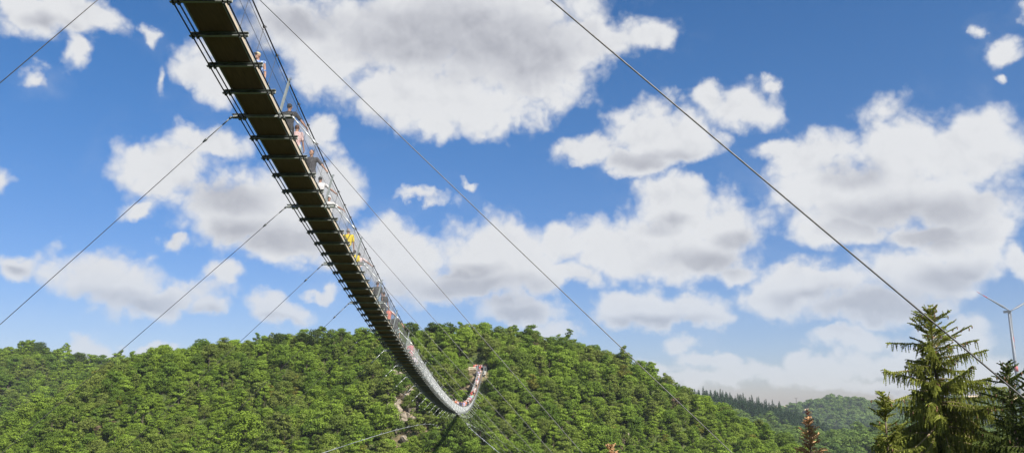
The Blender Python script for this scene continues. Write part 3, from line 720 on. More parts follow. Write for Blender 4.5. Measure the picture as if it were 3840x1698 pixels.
def conifer_mesh(seed, H=14., R=2.6, n=1100, mleaf=None):
    r = np.random.default_rng(seed); h = 1 - r.uniform(0, 1, n) ** .62; tier = np.round(h * 16) / 16 + r.normal(0, .006, n)
    a = r.uniform(0, 2 * np.pi, n); br_ = r.uniform(.25, 1, n) ** .6 * (1 + .25 * np.sin(a * 5 + tier * 60))
    rad = R * (1 - np.clip(tier, 0, 1)) * br_ + .08
    C = np.stack([rad * np.cos(a), rad * np.sin(a), H * (.06 + .94 * tier) - rad * .28], -1); N = np.stack([np.cos(a) * .5, np.sin(a) * .5, np.ones(n) * .7], -1)
    Q = leaf_quads(C, N, .42, r); T = np.clip(r.normal(.5, .25, n), 0, 1)
    mb = MB(); mb.tube([(0, 0, -2), (0, 0, H * .5), (0, 0, H * 1.02)], [.25, .14, .03], 5)
    wf = np.array([f for f in mb.f if len(f) == 4]); nq = len(Q)
    me = np_mesh('conifer', np.concatenate([Q.reshape(-1, 3), np.array(mb.v)]), np.concatenate([np.arange(nq * 4).reshape(-1, 4), wf + nq * 4])); me.materials.append(mleaf or M_CON); me.materials.append(M_BARK)
    mi = np.zeros(nq + len(wf), np.int32); mi[nq:] = 1; me.polygons.foreach_set('material_index', mi); with_tone(me, T, nq); return me
V_BROAD = [tree_mesh(100 + i, M_LEAF, H=h, R=R_, nl=nl, lumps=lu, leaf=lf * 1.18, airy=.25 + .12 * (i % 4)) for i, (h, R_, nl, lu, lf) in enumerate([(5.6, 2.7, 2300, 34, .17), (7.4, 2.1, 2000, 30, .16), (4.6, 3.4, 2500, 40, .17), (6.8, 2.9, 2600, 36, .17), (4.2, 2.4, 1600, 22, .16), (7.6, 1.7, 1500, 26, .15), (7.4, 3.6, 3200, 46, .18), (5.2, 2.3, 1200, 18, .16)])]
V_YEL = [tree_mesh(130, M_YEL, H=5.2, R=2.3, nl=1000, lumps=18, leaf=.2)]
V_DRY = [tree_mesh(131, M_DRY, H=4.6, R=2.0, nl=520, lumps=14, leaf=.16, airy=1.)]
V_FAR = [tree_mesh(140 + i, M_LEAF2, H=h, R=R_, nl=800, lumps=20, leaf=.40) for i, (h, R_) in enumerate([(8, 4.2), (9, 3.8), (7, 4.6), (10, 4.4)])]
V_DOME = [tree_mesh(150 + i, M_LEAF2, H=h, R=R_, nl=500, lumps=16, leaf=.9) for i, (h, R_) in enumerate([(13, 8), (15, 7), (12, 9)])]
V_CON = [conifer_mesh(160 + i, H=h, R=R_) for i, (h, R_) in enumerate([(13, 3.4), (15, 3.2), (12, 3.6), (16, 3.4)])]
V_MAIN = V_BROAD + V_YEL + V_DRY
def in_frame(X, Y, Z, mx_=60):
    d = Y * CT + Z * ST; x = CX + F * X / d; y = CY - F * (-Y * ST + Z * CT) / d
    return (x > -mx_ * 2) & (x < 3840 + mx_ * 2) & (y < 1698 + mx_ * 2)
def scatter(x0, x1, y0, y1, sp, seed, dens=None):
    r = np.random.default_rng(seed); gx, gy = np.meshgrid(np.arange(x0, x1, sp), np.arange(y0, y1, sp * .9)); gx = gx + (np.arange(gx.shape[0])[:, None] % 2) * sp / 2
    X = gx.ravel() + r.uniform(-.45, .45, gx.size) * sp; Y = gy.ravel() + r.uniform(-.45, .45, gx.size) * sp
    return X, Y, ground(X, Y), r
def seen(X, Y, Z, top):
    """is the crown top seen over the ground between it and the camera"""
    ok = np.ones(len(X), bool)
    for f in np.linspace(.45, .985, 60): ok &= (ground(X * f, Y * f) < (Z + top) * f + .6)
    return ok
class Wood:
    def __init__(s): s.P = []; s.R = []; s.S = []; s.V = []
wood_all = {}
def add_wood(key, X, Y, Z, rot, sc, var): wood_all.setdefault(key, []).append((X, Y, Z, rot, sc, var))
singles = []
# main hill
X, Y, Z, r = scatter(-195, 125, 178, 258, 2.85, 21)
keep = in_frame(X, Y, Z + 6) & seen(X, Y, Z, 7.5)
dd = np.zeros(len(X), bool)
for (bx, by, rx, ry) in bare_spots: dd |= np.hypot((X - bx) / rx, (Y - by) / ry) < .62 + r.uniform(-.2, .35, len(X))
dd |= (((X - TERR.x + .5) / 4.2) ** 2 + ((Y - TERR.y + 2) / 8) ** 2 < 1)
for s_ in range(168, 222, 2):
    p_ = B(float(s_)); dd |= (np.hypot(X - p_.x, Y - p_.y) < 3.2) & (Z + 5. > p_.z - 2.5)
main_hill = (HM['Y'] - Y > -12)
keep &= ~dd & main_hill
X, Y, Z = X[keep], Y[keep], Z[keep]; n = len(X)
clump = vnoise(X, Y, 26, 31) + .5 * vnoise(X, Y, 9, 32)
sc = np.clip(.76 + .34 * clump + r.normal(0, .17, n), .36, 1.3); var = r.integers(0, 8, n); u = r.uniform(0, 1, n)
var = np.where(u < .022, 8, np.where(u > .990, 9, var)); rot = r.uniform(0, 6.28, n)
px = CX + F * X / (Y * CT + Z * ST)
score = sc / np.hypot(Y, X) * (1 + .15 * np.random.default_rng(5).normal(size=n)) + np.where(in_frame(X, Y, Z + 4, 0), 0, -9)
d_ = Y * CT + (Z + 4) * ST; py = CY - F * (-Y * ST + (Z + 4) * CT) / d_
score += np.where((py < 1690) & (px > 0) & (px < 3100), 0, -9)
order = np.argsort(-score); solo = np.zeros(n, bool); solo[order[:282]] = True
add_wood('main', X[~solo], Y[~solo], Z[~solo], rot[~solo], sc[~solo], var[~solo])
for i in np.where(solo)[0]:
    nm = 'broadleaf_tree'; v = int(var[i])
    o = bpy.data.objects.new(nm, V_MAIN[v]); ROOT.objects.link(o); o.location = (X[i], Y[i], Z[i] - .2); o.rotation_euler = (0, 0, rot[i]); o.scale = (sc[i],) * 3
    side = 'left of the bridge' if px[i] < 1450 else ('below and around the bridge' if px[i] < 1950 else 'right of the bridge')
    kind_ = 'yellowing tree' if v == 8 else ('dry brown thin tree' if v == 9 else 'green broadleaf tree')
    tag(o, '%s in the wood on the opposite hillside, %s' % (kind_, side), 'tree', 'broadleaf trees covering the opposite hillside')
# low bushes filling the gaps between the trees
Xs_, Ys_, Zs_, r = scatter(-195, 125, 178, 248, 2.6, 29)
kp = in_frame(Xs_, Ys_, Zs_ + 3) & seen(Xs_, Ys_, Zs_, 5)
for (bx, by, rx, ry) in bare_spots: kp &= ~((np.hypot((Xs_ - bx) / rx, (Ys_ - by) / ry) < .8) & (r.uniform(0, 1, len(Xs_)) < .45))
kp &= ((Xs_ - TERR.x + .5) / 4.2) ** 2 + ((Ys_ - TERR.y + 2) / 8) ** 2 > 1
Xs_, Ys_, Zs_ = Xs_[kp], Ys_[kp], Zs_[kp]; ns = len(Xs_)
add_wood('main', Xs_, Ys_, Zs_ - .3, r.uniform(0, 6.28, ns), np.clip(.42 + r.normal(0, .1, ns), .22, .65), np.where(r.uniform(0, 1, ns) < .04, 9, r.integers(0, 8, ns)))
# left hill
X, Y, Z, r = scatter(-420, -90, 330, 436, 4.6, 22); keep = in_frame(X, Y, Z + 7) & seen(X, Y, Z, 8); X, Y, Z = X[keep], Y[keep], Z[keep]; n = len(X)
add_wood('main', X, Y, Z, r.uniform(0, 6.28, n), np.clip(1.15 + r.normal(0, .2, n), .7, 1.6), np.where(r.uniform(0, 1, n) < .03, 8, r.integers(0, 8, n)))
# right valley slopes
X, Y, Z, r = scatter(60, 460, 380, 660, 6.2, 23); keep = in_frame(X, Y, Z + 9) & seen(X, Y, Z, 9); X, Y, Z = X[keep], Y[keep], Z[keep]; n = len(X)
add_wood('far', X, Y, Z, r.uniform(0, 6.28, n), np.clip(.95 + r.normal(0, .2, n), .5, 1.4), r.integers(0, 4, n))
# conifer hill
X, Y, Z, r = scatter(90, 420, 648, 710, 3.7, 24)
keep = in_frame(X, Y, Z + 12) & seen(X, Y, Z, 12) & (Y > 662 + 12 * vnoise(X, Y, 30, 41)) & (X < 272); X, Y, Z = X[keep], Y[keep], Z[keep]; n = len(X)
sc = np.clip(.92 + r.normal(0, .13, n), .55, 1.25); var = r.integers(0, 4, n); rot = r.uniform(0, 6.28, n)
solo = np.zeros(n, bool); solo[np.argsort(-(Z + 14 * sc + r.normal(0, 1.5, n)))[:110]] = True
add_wood('conifer', X[~solo], Y[~solo], Z[~solo], rot[~solo], sc[~solo], var[~solo])
for i in np.where(solo)[0]:
    o = bpy.data.objects.new('fir_tree', V_CON[var[i]]); ROOT.objects.link(o); o.location = (X[i], Y[i], Z[i] - .2); o.rotation_euler = (0, 0, rot[i]); o.scale = (sc[i],) * 3
    tag(o, 'dark fir tree in the dense conifer stand along the distant ridge', 'tree', 'dark firs on the distant ridge')
X, Y, Z, r = scatter(90, 420, 600, 700, 6.5, 27); keep = in_frame(X, Y, Z + 12) & seen(X, Y, Z, 10) & ((Y < 668) | (X > 268)); X, Y, Z = X[keep], Y[keep], Z[keep]; n = len(X)
add_wood('far', X, Y, Z, r.uniform(0, 6.28, n), np.clip(1. + r.normal(0, .2, n), .5, 1.4), r.integers(0, 4, n))
# dome hill far away
X, Y, Z, r = scatter(330, 1000, 1080, 1290, 11., 25); keep = in_frame(X, Y, Z + 12) & seen(X, Y, Z, 14) & (X > 415); X, Y, Z = X[keep], Y[keep], Z[keep]; n = len(X)
add_wood('dome', X, Y, Z, r.uniform(0, 6.28, n), np.clip(.9 + r.normal(0, .15, n), .5, 1.3), r.integers(0, 3, n))
p_ = pix(3744, 1478, 1750.); X = p_.x + rng.normal(0, 13, 30); Y = 1750 + rng.normal(0, 12, 30); Z = ground(X, Y)
add_wood('dome', X, Y, Z, rng.uniform(0, 6.28, 30), np.clip(1.1 + rng.normal(0, .15, 30), .6, 1.4), rng.integers(0, 3, 30))
def instanced(name, parts_, variants, label_kind='stuff'):
    X, Y, Z, rot, sc, var = [np.concatenate(a) for a in zip(*parts_)]
    coll = bpy.data.collections.new(name + '_kinds')
    for i, me in enumerate(variants):
        o = bpy.data.objects.new('%02d_%s' % (i, name), me); coll.objects.link(o)
    me = bpy.data.meshes.new(name); me.vertices.add(len(X)); me.vertices.foreach_set('co', np.stack([X, Y, Z - .2], -1).astype(np.float32).ravel())
    for nm, arr, ty in (('rot', rot, 'FLOAT'), ('size', sc, 'FLOAT'), ('variant', var, 'INT')):
        a = me.attributes.new(nm, ty, 'POINT'); a.data.foreach_set('value', arr.astype(np.int32 if ty == 'INT' else np.float32))
    o = mesh_obj(name, me); tag(o, kind='stuff')
    ng = bpy.data.node_groups.new(name, 'GeometryNodeTree'); ng.interface.new_socket('Geometry', in_out='INPUT', socket_type='NodeSocketGeometry'); ng.interface.new_socket('Geometry', in_out='OUTPUT', socket_type='NodeSocketGeometry')
    gi = ng.nodes.new('NodeGroupInput'); go = ng.nodes.new('NodeGroupOutput'); iop = ng.nodes.new('GeometryNodeInstanceOnPoints'); ci = ng.nodes.new('GeometryNodeCollectionInfo')
    ci.inputs['Collection'].default_value = coll; ci.inputs['Separate Children'].default_value = True; ci.inputs['Reset Children'].default_value = True
    iop.inputs['Pick Instance'].default_value = True
    def attr(nm, ty):
        a = ng.nodes.new('GeometryNodeInputNamedAttribute'); a.data_type = ty; a.inputs['Name'].default_value = nm; return a.outputs['Attribute']
    cx_ = ng.nodes.new('ShaderNodeCombineXYZ'); ng.links.new(attr('rot', 'FLOAT'), cx_.inputs['Z'])
    ng.links.new(gi.outputs[0], iop.inputs['Points']); ng.links.new(ci.outputs[0], iop.inputs['Instance']); ng.links.new(attr('variant', 'INT'), iop.inputs['Instance Index'])
    ng.links.new(cx_.outputs[0], iop.inputs['Rotation']); ng.links.new(attr('size', 'FLOAT'), iop.inputs['Scale']); ng.links.new(iop.outputs[0], go.inputs[0])
    md = o.modifiers.new('scatter', 'NODES'); md.node_group = ng
    print(name, len(X)); return o
instanced('woodland', wood_all['main'], V_MAIN); instanced('distant_woodland', wood_all['far'], V_FAR)
instanced('conifer_woodland', wood_all['conifer'], V_CON); instanced('hilltop_woodland', wood_all['dome'], V_DOME)
# tall airy trees standing out along the ridge, each with crown and trunk
def ridge_tree(x, ytop, wpx, label, seed, Yd=241., mleaf=None, airy=.6, hpx=None):
    X = ratio(x, ytop) * Yd; g = gz(X, Yd); top = tan_el(ytop) * Yd; H = max(4., top - g); R = wpx / F * Yd / 2
    t = empty('ridge_tree', (X, Yd, g - .3)); tag(t, label, 'tree', 'tall trees on the ridge')
    r = np.random.default_rng(seed); Q, T, c0 = crown_arrays(seed, H=H, R=R, nl=int(1500 * (R / 3) ** 1.5) + 500, lumps=26, airy=airy, base=max(.2, 1 - 2.6 * R / H), leaf=.21)
    me = np_mesh('crown', Q.reshape(-1, 3), np.arange(len(Q) * 4).reshape(-1, 4)); with_tone(me, T, len(Q)); mesh_obj('crown', me, mleaf or M_OLD, t)
    wood_mb(c0, H, R, r, 16, .05).build('trunk', M_BARK, t, True)
for a in [(1540, 1203, 75, 'umbrella-shaped tree rising alone just right of the bridge on the ridge', 301), (1618, 1206, 70, 'dark round-topped tree left of the widest ridge tree', 302), (1680, 1206, 85, 'widest dark spreading tree on the ridge between bridge and far bridge head', 303),
          (1735, 1225, 60, 'loose-branched tree at the right end of the tall ridge clump', 304), (1785, 1248, 50, 'slender see-through tree above the gap behind the far bridge head', 305), (1830, 1262, 45, 'tall narrow tree right of the ridge gap', 306), (1868, 1240, 60, 'rounded tree starting the ridge right of the gap', 307),
          (1178, 1228, 75, 'broad dark dome-shaped tree on the ridge left of the bridge', 308), (1135, 1240, 60, 'scraggy tree leaning left beside the broad dome-shaped tree', 309), (1055, 1247, 80, 'wide airy pale tree on the ridge left of the scraggy tree', 310), (1000, 1262, 60, 'small ridge tree at the left end of the airy group', 311),
          (1280, 1234, 45, 'ridge tree with bare twigs right of the broad dome-shaped tree', 312), (1365, 1228, 50, 'dark tree on the ridge just left of the bridge deck', 313), (1950, 1247, 60, 'bushy crown on the ridge crest right of the rounded tree', 314)]:
    ridge_tree(*a)
ridge_tree(140, 1285, 110, 'big round-crowned tree highest on the left hill', 315, Yd=424., airy=.2)
ridge_tree(300, 1320, 80, 'dark round tree at the right shoulder of the left hill', 316, Yd=424., airy=.2)
# rocks of the outcrop
M_ROCK = mat('rock', (.31, .26, .20), .95, noise=(.10, .085, .06), nscale=1.6, bump=1.)
def rock_mesh(seed):
    bm = bmesh.new(); bmesh.ops.create_icosphere(bm, subdivisions=3, radius=1.4); r = np.random.default_rng(seed)
    pl = r.normal(size=(9, 3)); pl /= np.linalg.norm(pl, axis=1)[:, None]; dl = r.uniform(.42, .95, 9)
    for v in bm.verts:
        p = np.array(v.co)
        for q, d in zip(pl, dl):
            e = p @ q - d
            if e > 0: p = p - q * e
        v.co = p + r.normal(0, .018, 3)
    me = bpy.data.meshes.new('rock'); bm.to_mesh(me); bm.free(); me.materials.append(M_ROCK); return me
rocks = [rock_mesh(i) for i in range(5)]
rp = [(1478, 1430, 16, 34), (1492, 1455, 14, 22), (1505, 1420, 12, 24), (1510, 1478, 16, 26), (1523, 1500, 12, 20), (1484, 1540, 22, 18), (1500, 1552, 18, 24), (1530, 1535, 12, 22), (1545, 1548, 20, 16), (1515, 1580, 18, 12), (1470, 1572, 16, 12), (1558, 1520, 14, 14), (1540, 1470, 12, 18), (1560, 1450, 12, 14), (1610, 1640, 14, 16), (1520, 1665, 18, 22), (1535, 1690, 22, 14), (1490, 1620, 14, 16), (1462, 1650, 14, 14), (2350, 1640, 12, 22), (2362, 1668, 14, 22), (2200, 1490, 10, 26), (2185, 1465, 8, 12), (1570, 1600, 12, 10), (1600, 1680, 16, 10)]
rr_ = random.Random(3)
rp += [(rr_.gauss(1508, 26), rr_.uniform(1405, 1600), rr_.uniform(6, 15), rr_.uniform(10, 26)) for _ in range(34)]
for i, (x, y, w_, h_) in enumerate(rp):
    q = hit(x, y)
    if not q: continue
    o = bpy.data.objects.new('rock', rocks[i % 5]); ROOT.objects.link(o); k = q[1] / F
    o.scale = (w_ * k * .8, w_ * k * .8, h_ * k * .85); o.location = (q[0], q[1] - .3, gz(*q) + h_ * k * .25); o.rotation_euler = (rnd.uniform(-.3, .3), rnd.uniform(-.35, .35), rnd.uniform(0, 6))
    tag(o, ('grey-brown jagged rock of the outcrop on the slope left under the bridge sag' if x < 1640 else 'slanting pale rock showing between the trees on the right slope'), 'rock', 'rocks breaking out of the wooded slope')
# ------------------------------------------------------------------ far bridge head
mb = MB(); e = B(SEND); 
mb.prism(B(SEND - .1, 0, -.55), B(SEND) + Vector((0, 3, -.5)), (0, 0, 1), 2.6, 1.0); br(mb, 'abutment', mat('concrete', (.42, .40, .36), .9, noise=(.32, .30, .27), nscale=1.5))
for sg in (-1, 1):
    a_ = B(SEND - .3, sg * .85); mb = MB(); mb.prism(a_ - Vector((0, 0, .5)), a_ + Vector((0, 0, 1.3)), (0, 1, 0), .2, .28); mb.prism(a_ + Vector((0, 0, 1.0)), a_ + Vector((sg * .5, 3.4, 1.2)), (0, 0, 1), .09, .12); mb.prism(a_ + Vector((sg * .5, 3.4, -.3)), a_ + Vector((sg * .5, 3.4, 1.25)), (0, 1, 0), .1, .1)
    br(mb, 'anchor_post', M_GALV)
fr = empty('wooden_barrier', (TERR.x - 2.6, TERR.y + 2.5, gz(TERR.x - 2.6, TERR.y + 2.5)), .1); tag(fr, 'low pale wooden barrier at the left edge of the far bridge head', 'fence')
for x in (-1.1, 0, 1.1): mb = MB(); mb.prism((x, 0, -.3), (x, 0, 1.0), (0, 1, 0), .12, .12); mb.build('post', mat('weathered_wood', (.50, .44, .34), .85, noise=(.36, .31, .24), nscale=6), fr)
for z in (.45, .85): mb = MB(); mb.prism((-1.3, -.08, z), (1.3, -.08, z), (0, 0, 1), .05, .16); mb.build('rail', mat('weathered_wood', (.55, .48, .37), .85), fr)
tc_order = [2, 8, 1, 7, 3, 2, 10, 4, 0, 3, 4, 1, 6, 3, 0, 4, 11, 3, 5, 4, 9, 0]
for i, ci in enumerate(tc_order):
    px_ = 1777 + (i * 53 / 21) + rnd.uniform(-1.5, 1.5); Yp = TERR.y + rnd.uniform(1.5, 4.0)
    x_ = ratio(px_, 1350) * Yp
    far_person((x_, Yp, gz(x_, Yp)), rnd.uniform(0, 6.28), ci, 'waiting in the crowd at the far bridge head', 'people waiting on the far terrace')
x_ = ratio(1799, 1352) * (TERR.y - .5); far_person((x_, TERR.y - .5, gz(x_, TERR.y - .5)), 3.1, 2, 'standing alone in front of the crowd on the far terrace', None)

# ------------------------------------------------------------------ near spruces
M_SPR = foliage('spruce_needles', [(.23, .26, .06), (.28, .30, .066)], .3)
M_SPRD = foliage('spruce_needles_dark', [(.09, .12, .034), (.10, .13, .034)], .25)
M_BROWN = foliage('dead_needles', [(.58, .38, .20), (.66, .45, .25)], .15)
M_CONE = mat('cone', (.20, .10, .05), .7, noise=(.11, .05, .025), nscale=60)
M_CONEB = mat('dry_cone', (.50, .32, .17), .7, noise=(.22, .13, .07), nscale=60)
def spruce(xt, yt, Y, label, seed, mneedle, lean=0., wide=1., vis=8., cones=150, mcone=None, droop=1., cat='tree', dens=1., drop=True):
    r = np.random.default_rng(seed); X = ratio(xt, yt) * Y; zt = tan_el(yt) * Y; g = gz(X, Y); H = zt - g
    t = empty('spruce_tree', (X, Y, g)); tag(t, label, cat)
    segP, segQ, segW, tone = [], [], [], []; cone_p = []; tips = []
    limbs = MB()
    def twig(p, d, L, droopk, w, tn, n=None):
        n = n or max(2, int(L / .055)); st = L / n; p = np.array(p, float); d = np.array(d, float)
        for i in range(n):
            d = d + np.array([0, 0, -droopk * st * 9]) + r.normal(0, .09, 3); d /= np.linalg.norm(d); q = p + d * st
            segP.append(p); segQ.append(q); segW.append(w * (1 - .45 * i / n)); tone.append(tn); p = q
        return p
    # leader
    twig((0, 0, H - .55), (0, 0, 1), .62, 0, .034, .5)
    d_ = .12; wh = 0
    while d_ < vis:
        f = d_; nb = int(6 + min(4, f * .9)); L0 = wide * (.16 + .62 * f ** .92 if f < 4 else .16 + .62 * 4 ** .92 + (f - 4) * .22)
        a0 = r.uniform(0, 6.28)
        for b in range(nb):
            a = a0 + 6.283 * b / nb + r.normal(0, .2); L = L0 * (r.uniform(.35, .95) if r.random() < .72 else r.uniform(.95, 1.4)); f2 = r.normal(0, .10); rise = np.interp(f, [0, .8, 2.5, 5, 9], [.95, .62, .28, -.02, -.22]) + r.normal(0, .2)
            p = np.array([0, 0, H - f + f2 - .05]); d = np.array([math.cos(a), math.sin(a), rise]); d /= np.linalg.norm(d)
            n = max(4, int(L / .085)); st = L / n; pts = [tuple(p)]; tnb = np.clip(r.normal(.5, .22), 0, 1)
            for i in range(n):
                u = i / n; curv = np.interp(f, [0, 1.2, 3, 8], [.0, -.05, -.30, -.55]) * (1 - 1.9 * u)
                d = d + np.array([0, 0, curv * st * 1.6]) + r.normal(0, .035, 3); d /= np.linalg.norm(d); p = p + d * st; pts.append(tuple(p))
                side = np.cross(d, [0, 0, 1]); side /= np.linalg.norm(side) + 1e-9
                segP.append(p - d * st); segQ.append(p.copy()); segW.append(.034); tone.append(tnb)
                for sg in (-1, 1):
                    if u < .12 or r.random() > .93 * dens: continue
                    tl = (.12 + .34 * min(1, L / 1.4) * (1 - u) ** .7) * r.uniform(.6, 1.2)
                    td = d * .75 + side * sg * .75 + np.array([0, 0, .12 if f < 1.5 else -.05])
                    e_ = twig(p, td, tl, .10 if f < 1.8 else .45 * droop, .032, np.clip(tnb + r.normal(0, .15), 0, 1))
                    if f < 4.5 and r.random() < .16: tips.append(e_)
                if f > 1.5 and drop:       # hanging branchlets
                    for _ in range(2 if f > 2.5 else 1):
                        if r.random() < .88 * dens:
                            hl = min(.9, (.12 + .13 * f)) * r.uniform(.45, 1.15) * droop
                            e_ = twig(p + r.normal(0, .02, 3), side * r.normal(0, .35) + d * .25 + np.array([0, 0, -.8]), hl, .6, .034, np.clip(tnb + r.normal(.05, .15), 0, 1))
            tips.append(p); rb_ = .012 + .010 * L
            limbs.tube(pts[:max(3, len(pts) - 1)], [max(.004, rb_ * (1 - i / len(pts))) for i in range(max(3, len(pts) - 1))], 4)
        wh += 1; d_ += .13 + .045 * min(f, 3) + r.uniform(0, .06)
    P, Q = np.array(segP), np.array(segQ); Wd = np.array(segW)[:, None]; tn = np.array(tone); D = Q - P; Ln = np.linalg.norm(D, axis=1)[:, None]; D = D / Ln
    rv = r.normal(size=P.shape); A = np.cross(D, rv); A /= np.linalg.norm(A, axis=1)[:, None]; Bv = np.cross(D, A); quads = []
    for dv in (A, A * .5 + Bv * .87, A * -.5 + Bv * .87):
        w_ = dv * Wd; quads.append(np.stack([P, (P * .55 + Q * .45) + w_, Q + D * .012, (P * .7 + Q * .3) - w_], 1))
    Qd = np.concatenate(quads); T = np.concatenate([tn] * 3)
    me = np_mesh('needles', Qd.reshape(-1, 3), np.arange(len(Qd) * 4).reshape(-1, 4)); with_tone(me, np.clip(T, 0, 1), len(T)); mesh_obj('needles', me, mneedle, t)
    limbs.build('branches', M_BARK if 'brown' not in label else mat('dry_bark', (.34, .25, .16), .9), t)
    mb = MB(); mb.tube([(0, 0, -.4), (0, 0, H * .5), (0, 0, H - 5), (0, 0, H - 1.5), (0, 0, H - .1)], [.34, .24, .085, .035, .010], 8); mb.build('trunk', M_BARK, t, True)
    if cones:
        mb = MB(); r.shuffle(tips)
        for c in tips[:cones]:
            c = np.array(c); h = r.uniform(.085, .13); ax = np.array([r.normal(0, .12), r.normal(0, .12), -1]); ax /= np.linalg.norm(ax); mb.tube([c, c + ax * h * .18, c + ax * h * .5, c + ax * h * .85, c + ax * h], [.006, .018, .020, .014, .004], 6)
        o = mb.build('cones', mcone or M_CONE, t, True); o.name = 'hanging_cone'; tag(o, kind='stuff')
    print(label[:30], len(Qd)); return t
spruce(3481, 1144, 30., 'tall bushy spruce with drooping branches and brown cones at the lower right', 1, M_SPR, cones=230, vis=8.2)
spruce(3772, 1355, 27., 'dark spruce with a thin cone-hung top at the right edge of the view', 2, M_SPRD, cones=110, vis=6.2, wide=.85)
spruce(3310, 1470, 26., 'small slender spruce top standing just left of the tall bushy spruce', 3, M_SPR, cones=40, vis=4.2, wide=.62)
spruce(3870, 1385, 23., 'dark spruce mostly cut off by the right border behind the cable', 6, M_SPRD, cones=40, vis=5.2, wide=.8)
spruce(3030, 1562, 34., 'dead brown spruce top with dry hanging twigs at the bottom edge', 4, M_BROWN, cones=120, mcone=M_CONEB, vis=4.2, wide=.55, dens=.85, droop=1.1)
spruce(3028, 1534, 90., 'thin reddish dead spruce tip peeking above the brown spruce top', 5, foliage('red_needles', [(.20, .08, .055), (.22, .09, .06)], .15), cones=0, drop=False, vis=1.5, wide=.6, dens=.6)
spruce(2292, 1664, 31., 'tiny brown cone-hung spruce tip at the bottom edge below the right slope', 7, M_BROWN, cones=60, mcone=M_CONEB, vis=2.4, wide=.6, dens=.8)

# ------------------------------------------------------------------ wind turbine
M_TW = mat('turbine_paint', (.13, .145, .17), .5); M_TR = mat('turbine_red', (.30, .04, .035), .5)
hub = pix(3789, 1166, 1080.); gx = gz(hub.x, hub.y + 4)
wt = empty('wind_turbine', (hub.x, hub.y + 4, gx)); tag(wt, 'white three-bladed wind turbine with red bands on tower and blade tips on the horizon', 'wind turbine'); Hh = hub.z - gx
mb = MB(); zs = [0, .2, .4, .6, .8, 1]; mb.tube([(0, 0, -2), (0, 0, Hh * .5), (0, 0, Hh - 1.8)], [3.2, 2.3, 1.35], 24); mb.build('tower', M_TW, wt, True)
zb = tan_el(1382) * 1080 - gx; rb = np.interp(zb, [0, Hh * .5, Hh], [3.2, 2.3, 1.35]); mb = MB(); mb.tube([(0, 0, zb - 3.6), (0, 0, zb + 3.6)], [rb + .22, rb + .12], 24); mb.build('red_band', M_TR, wt, True)
mb = MB(); mb.prism((0, -3.0, Hh), (0, 9.5, Hh + .3), (0, 0, 1), 2.9, 3.1); mb.build('nacelle', M_TW, wt)
mb = MB(); mb.tube([(0, -2.9, Hh), (0, -4.4, Hh), (0, -5.6, Hh), (0, -6.2, Hh)], [1.6, 1.5, 1.0, .2], 16); mb.build('hub', M_TW, wt, True)
for ang in (148.5, 268.9, 28.5):
    a = math.radians(ang); u = Vector((math.cos(a), 0, math.sin(a))); v = Vector((-math.sin(a), 0, math.cos(a))); f_ = Vector((0, 1, 0)); c0 = Vector((0, -4.2, Hh))
    def sec(rho):
        k = rho / 50.; ch = np.interp(k, [0, .05, .2, .5, .8, .97, 1], [1.4, 1.5, 3.0, 2.0, 1.2, .7, .15]); th = np.interp(k, [0, .05, .2, .5, 1], [1.9, 1.9, 1.0, .5, .08]); tw = math.radians(np.interp(k, [0, .2, 1], [38, 26, 4]))
        cd = v * math.cos(tw) + f_ * math.sin(tw); td = f_ * math.cos(tw) - v * math.sin(tw); c = c0 + u * (rho + 1.2) - f_ * (.9 * k * k)
        return [c + cd * ch * x + td * th * y for x, y in ((.45, 0), (.30, .42), (0, .5), (-.35, .28), (-.55, 0), (-.35, -.28), (0, -.5), (.30, -.42))]
    rs_ = [0, 2, 5, 10, 18, 26, 33, 34, 40, 41, 45, 50]
    mb = MB(); S_ = [sec(x) for x in rs_]; vs = [p for q in S_ for p in q]; fs = []; mi = []
    for i in range(len(rs_) - 1):
        for k in range(8): fs.append((i * 8 + k, i * 8 + (k + 1) % 8, i * 8 + 8 + (k + 1) % 8, i * 8 + 8 + k)); mi.append(1 if (33 <= rs_[i] < 40 or rs_[i] >= 45) else 0)
    fs.append(tuple(range(8))[::-1]); mi.append(0); fs.append(tuple((len(rs_) - 1) * 8 + k for k in range(8))); mi.append(1)
    mb.v = [tuple(p) for p in vs]; mb.f = fs; mb.mi = mi; mb.build('blade', [M_TW, M_TR], wt, True)
# power pole on the far ridge
pp = pix(2987, 1518, 1235.); g = gz(pp.x, 1235.); t = empty('power_pole', (pp.x, 1235., g)); tag(t, 'small dark power pole with a crossbar standing on the far ridge', 'power pole'); top = tan_el(1490) * 1235 - g
mb = MB(); mb.tube([(0, 0, -1), (0, 0, top)], [.5, .4], 6); mb.build('pole', mat('tarred_wood', (.08, .07, .06), .9), t)
mb = MB(); mb.prism((-2.6, 0, top - .3), (2.6, 0, top - .3), (0, 0, 1), .3, .35); mb.build('crossbar', mat('tarred_wood', (.08, .07, .06), .9), t)
bo = bpy.data.objects.new('bush', V_BROAD[1]); ROOT.objects.link(bo); bo.location = (pp.x + 2.4, 1234., g - .3); bo.scale = (.7, .7, .7); tag(bo, 'single dark bush at the foot of the far power pole', 'bush')

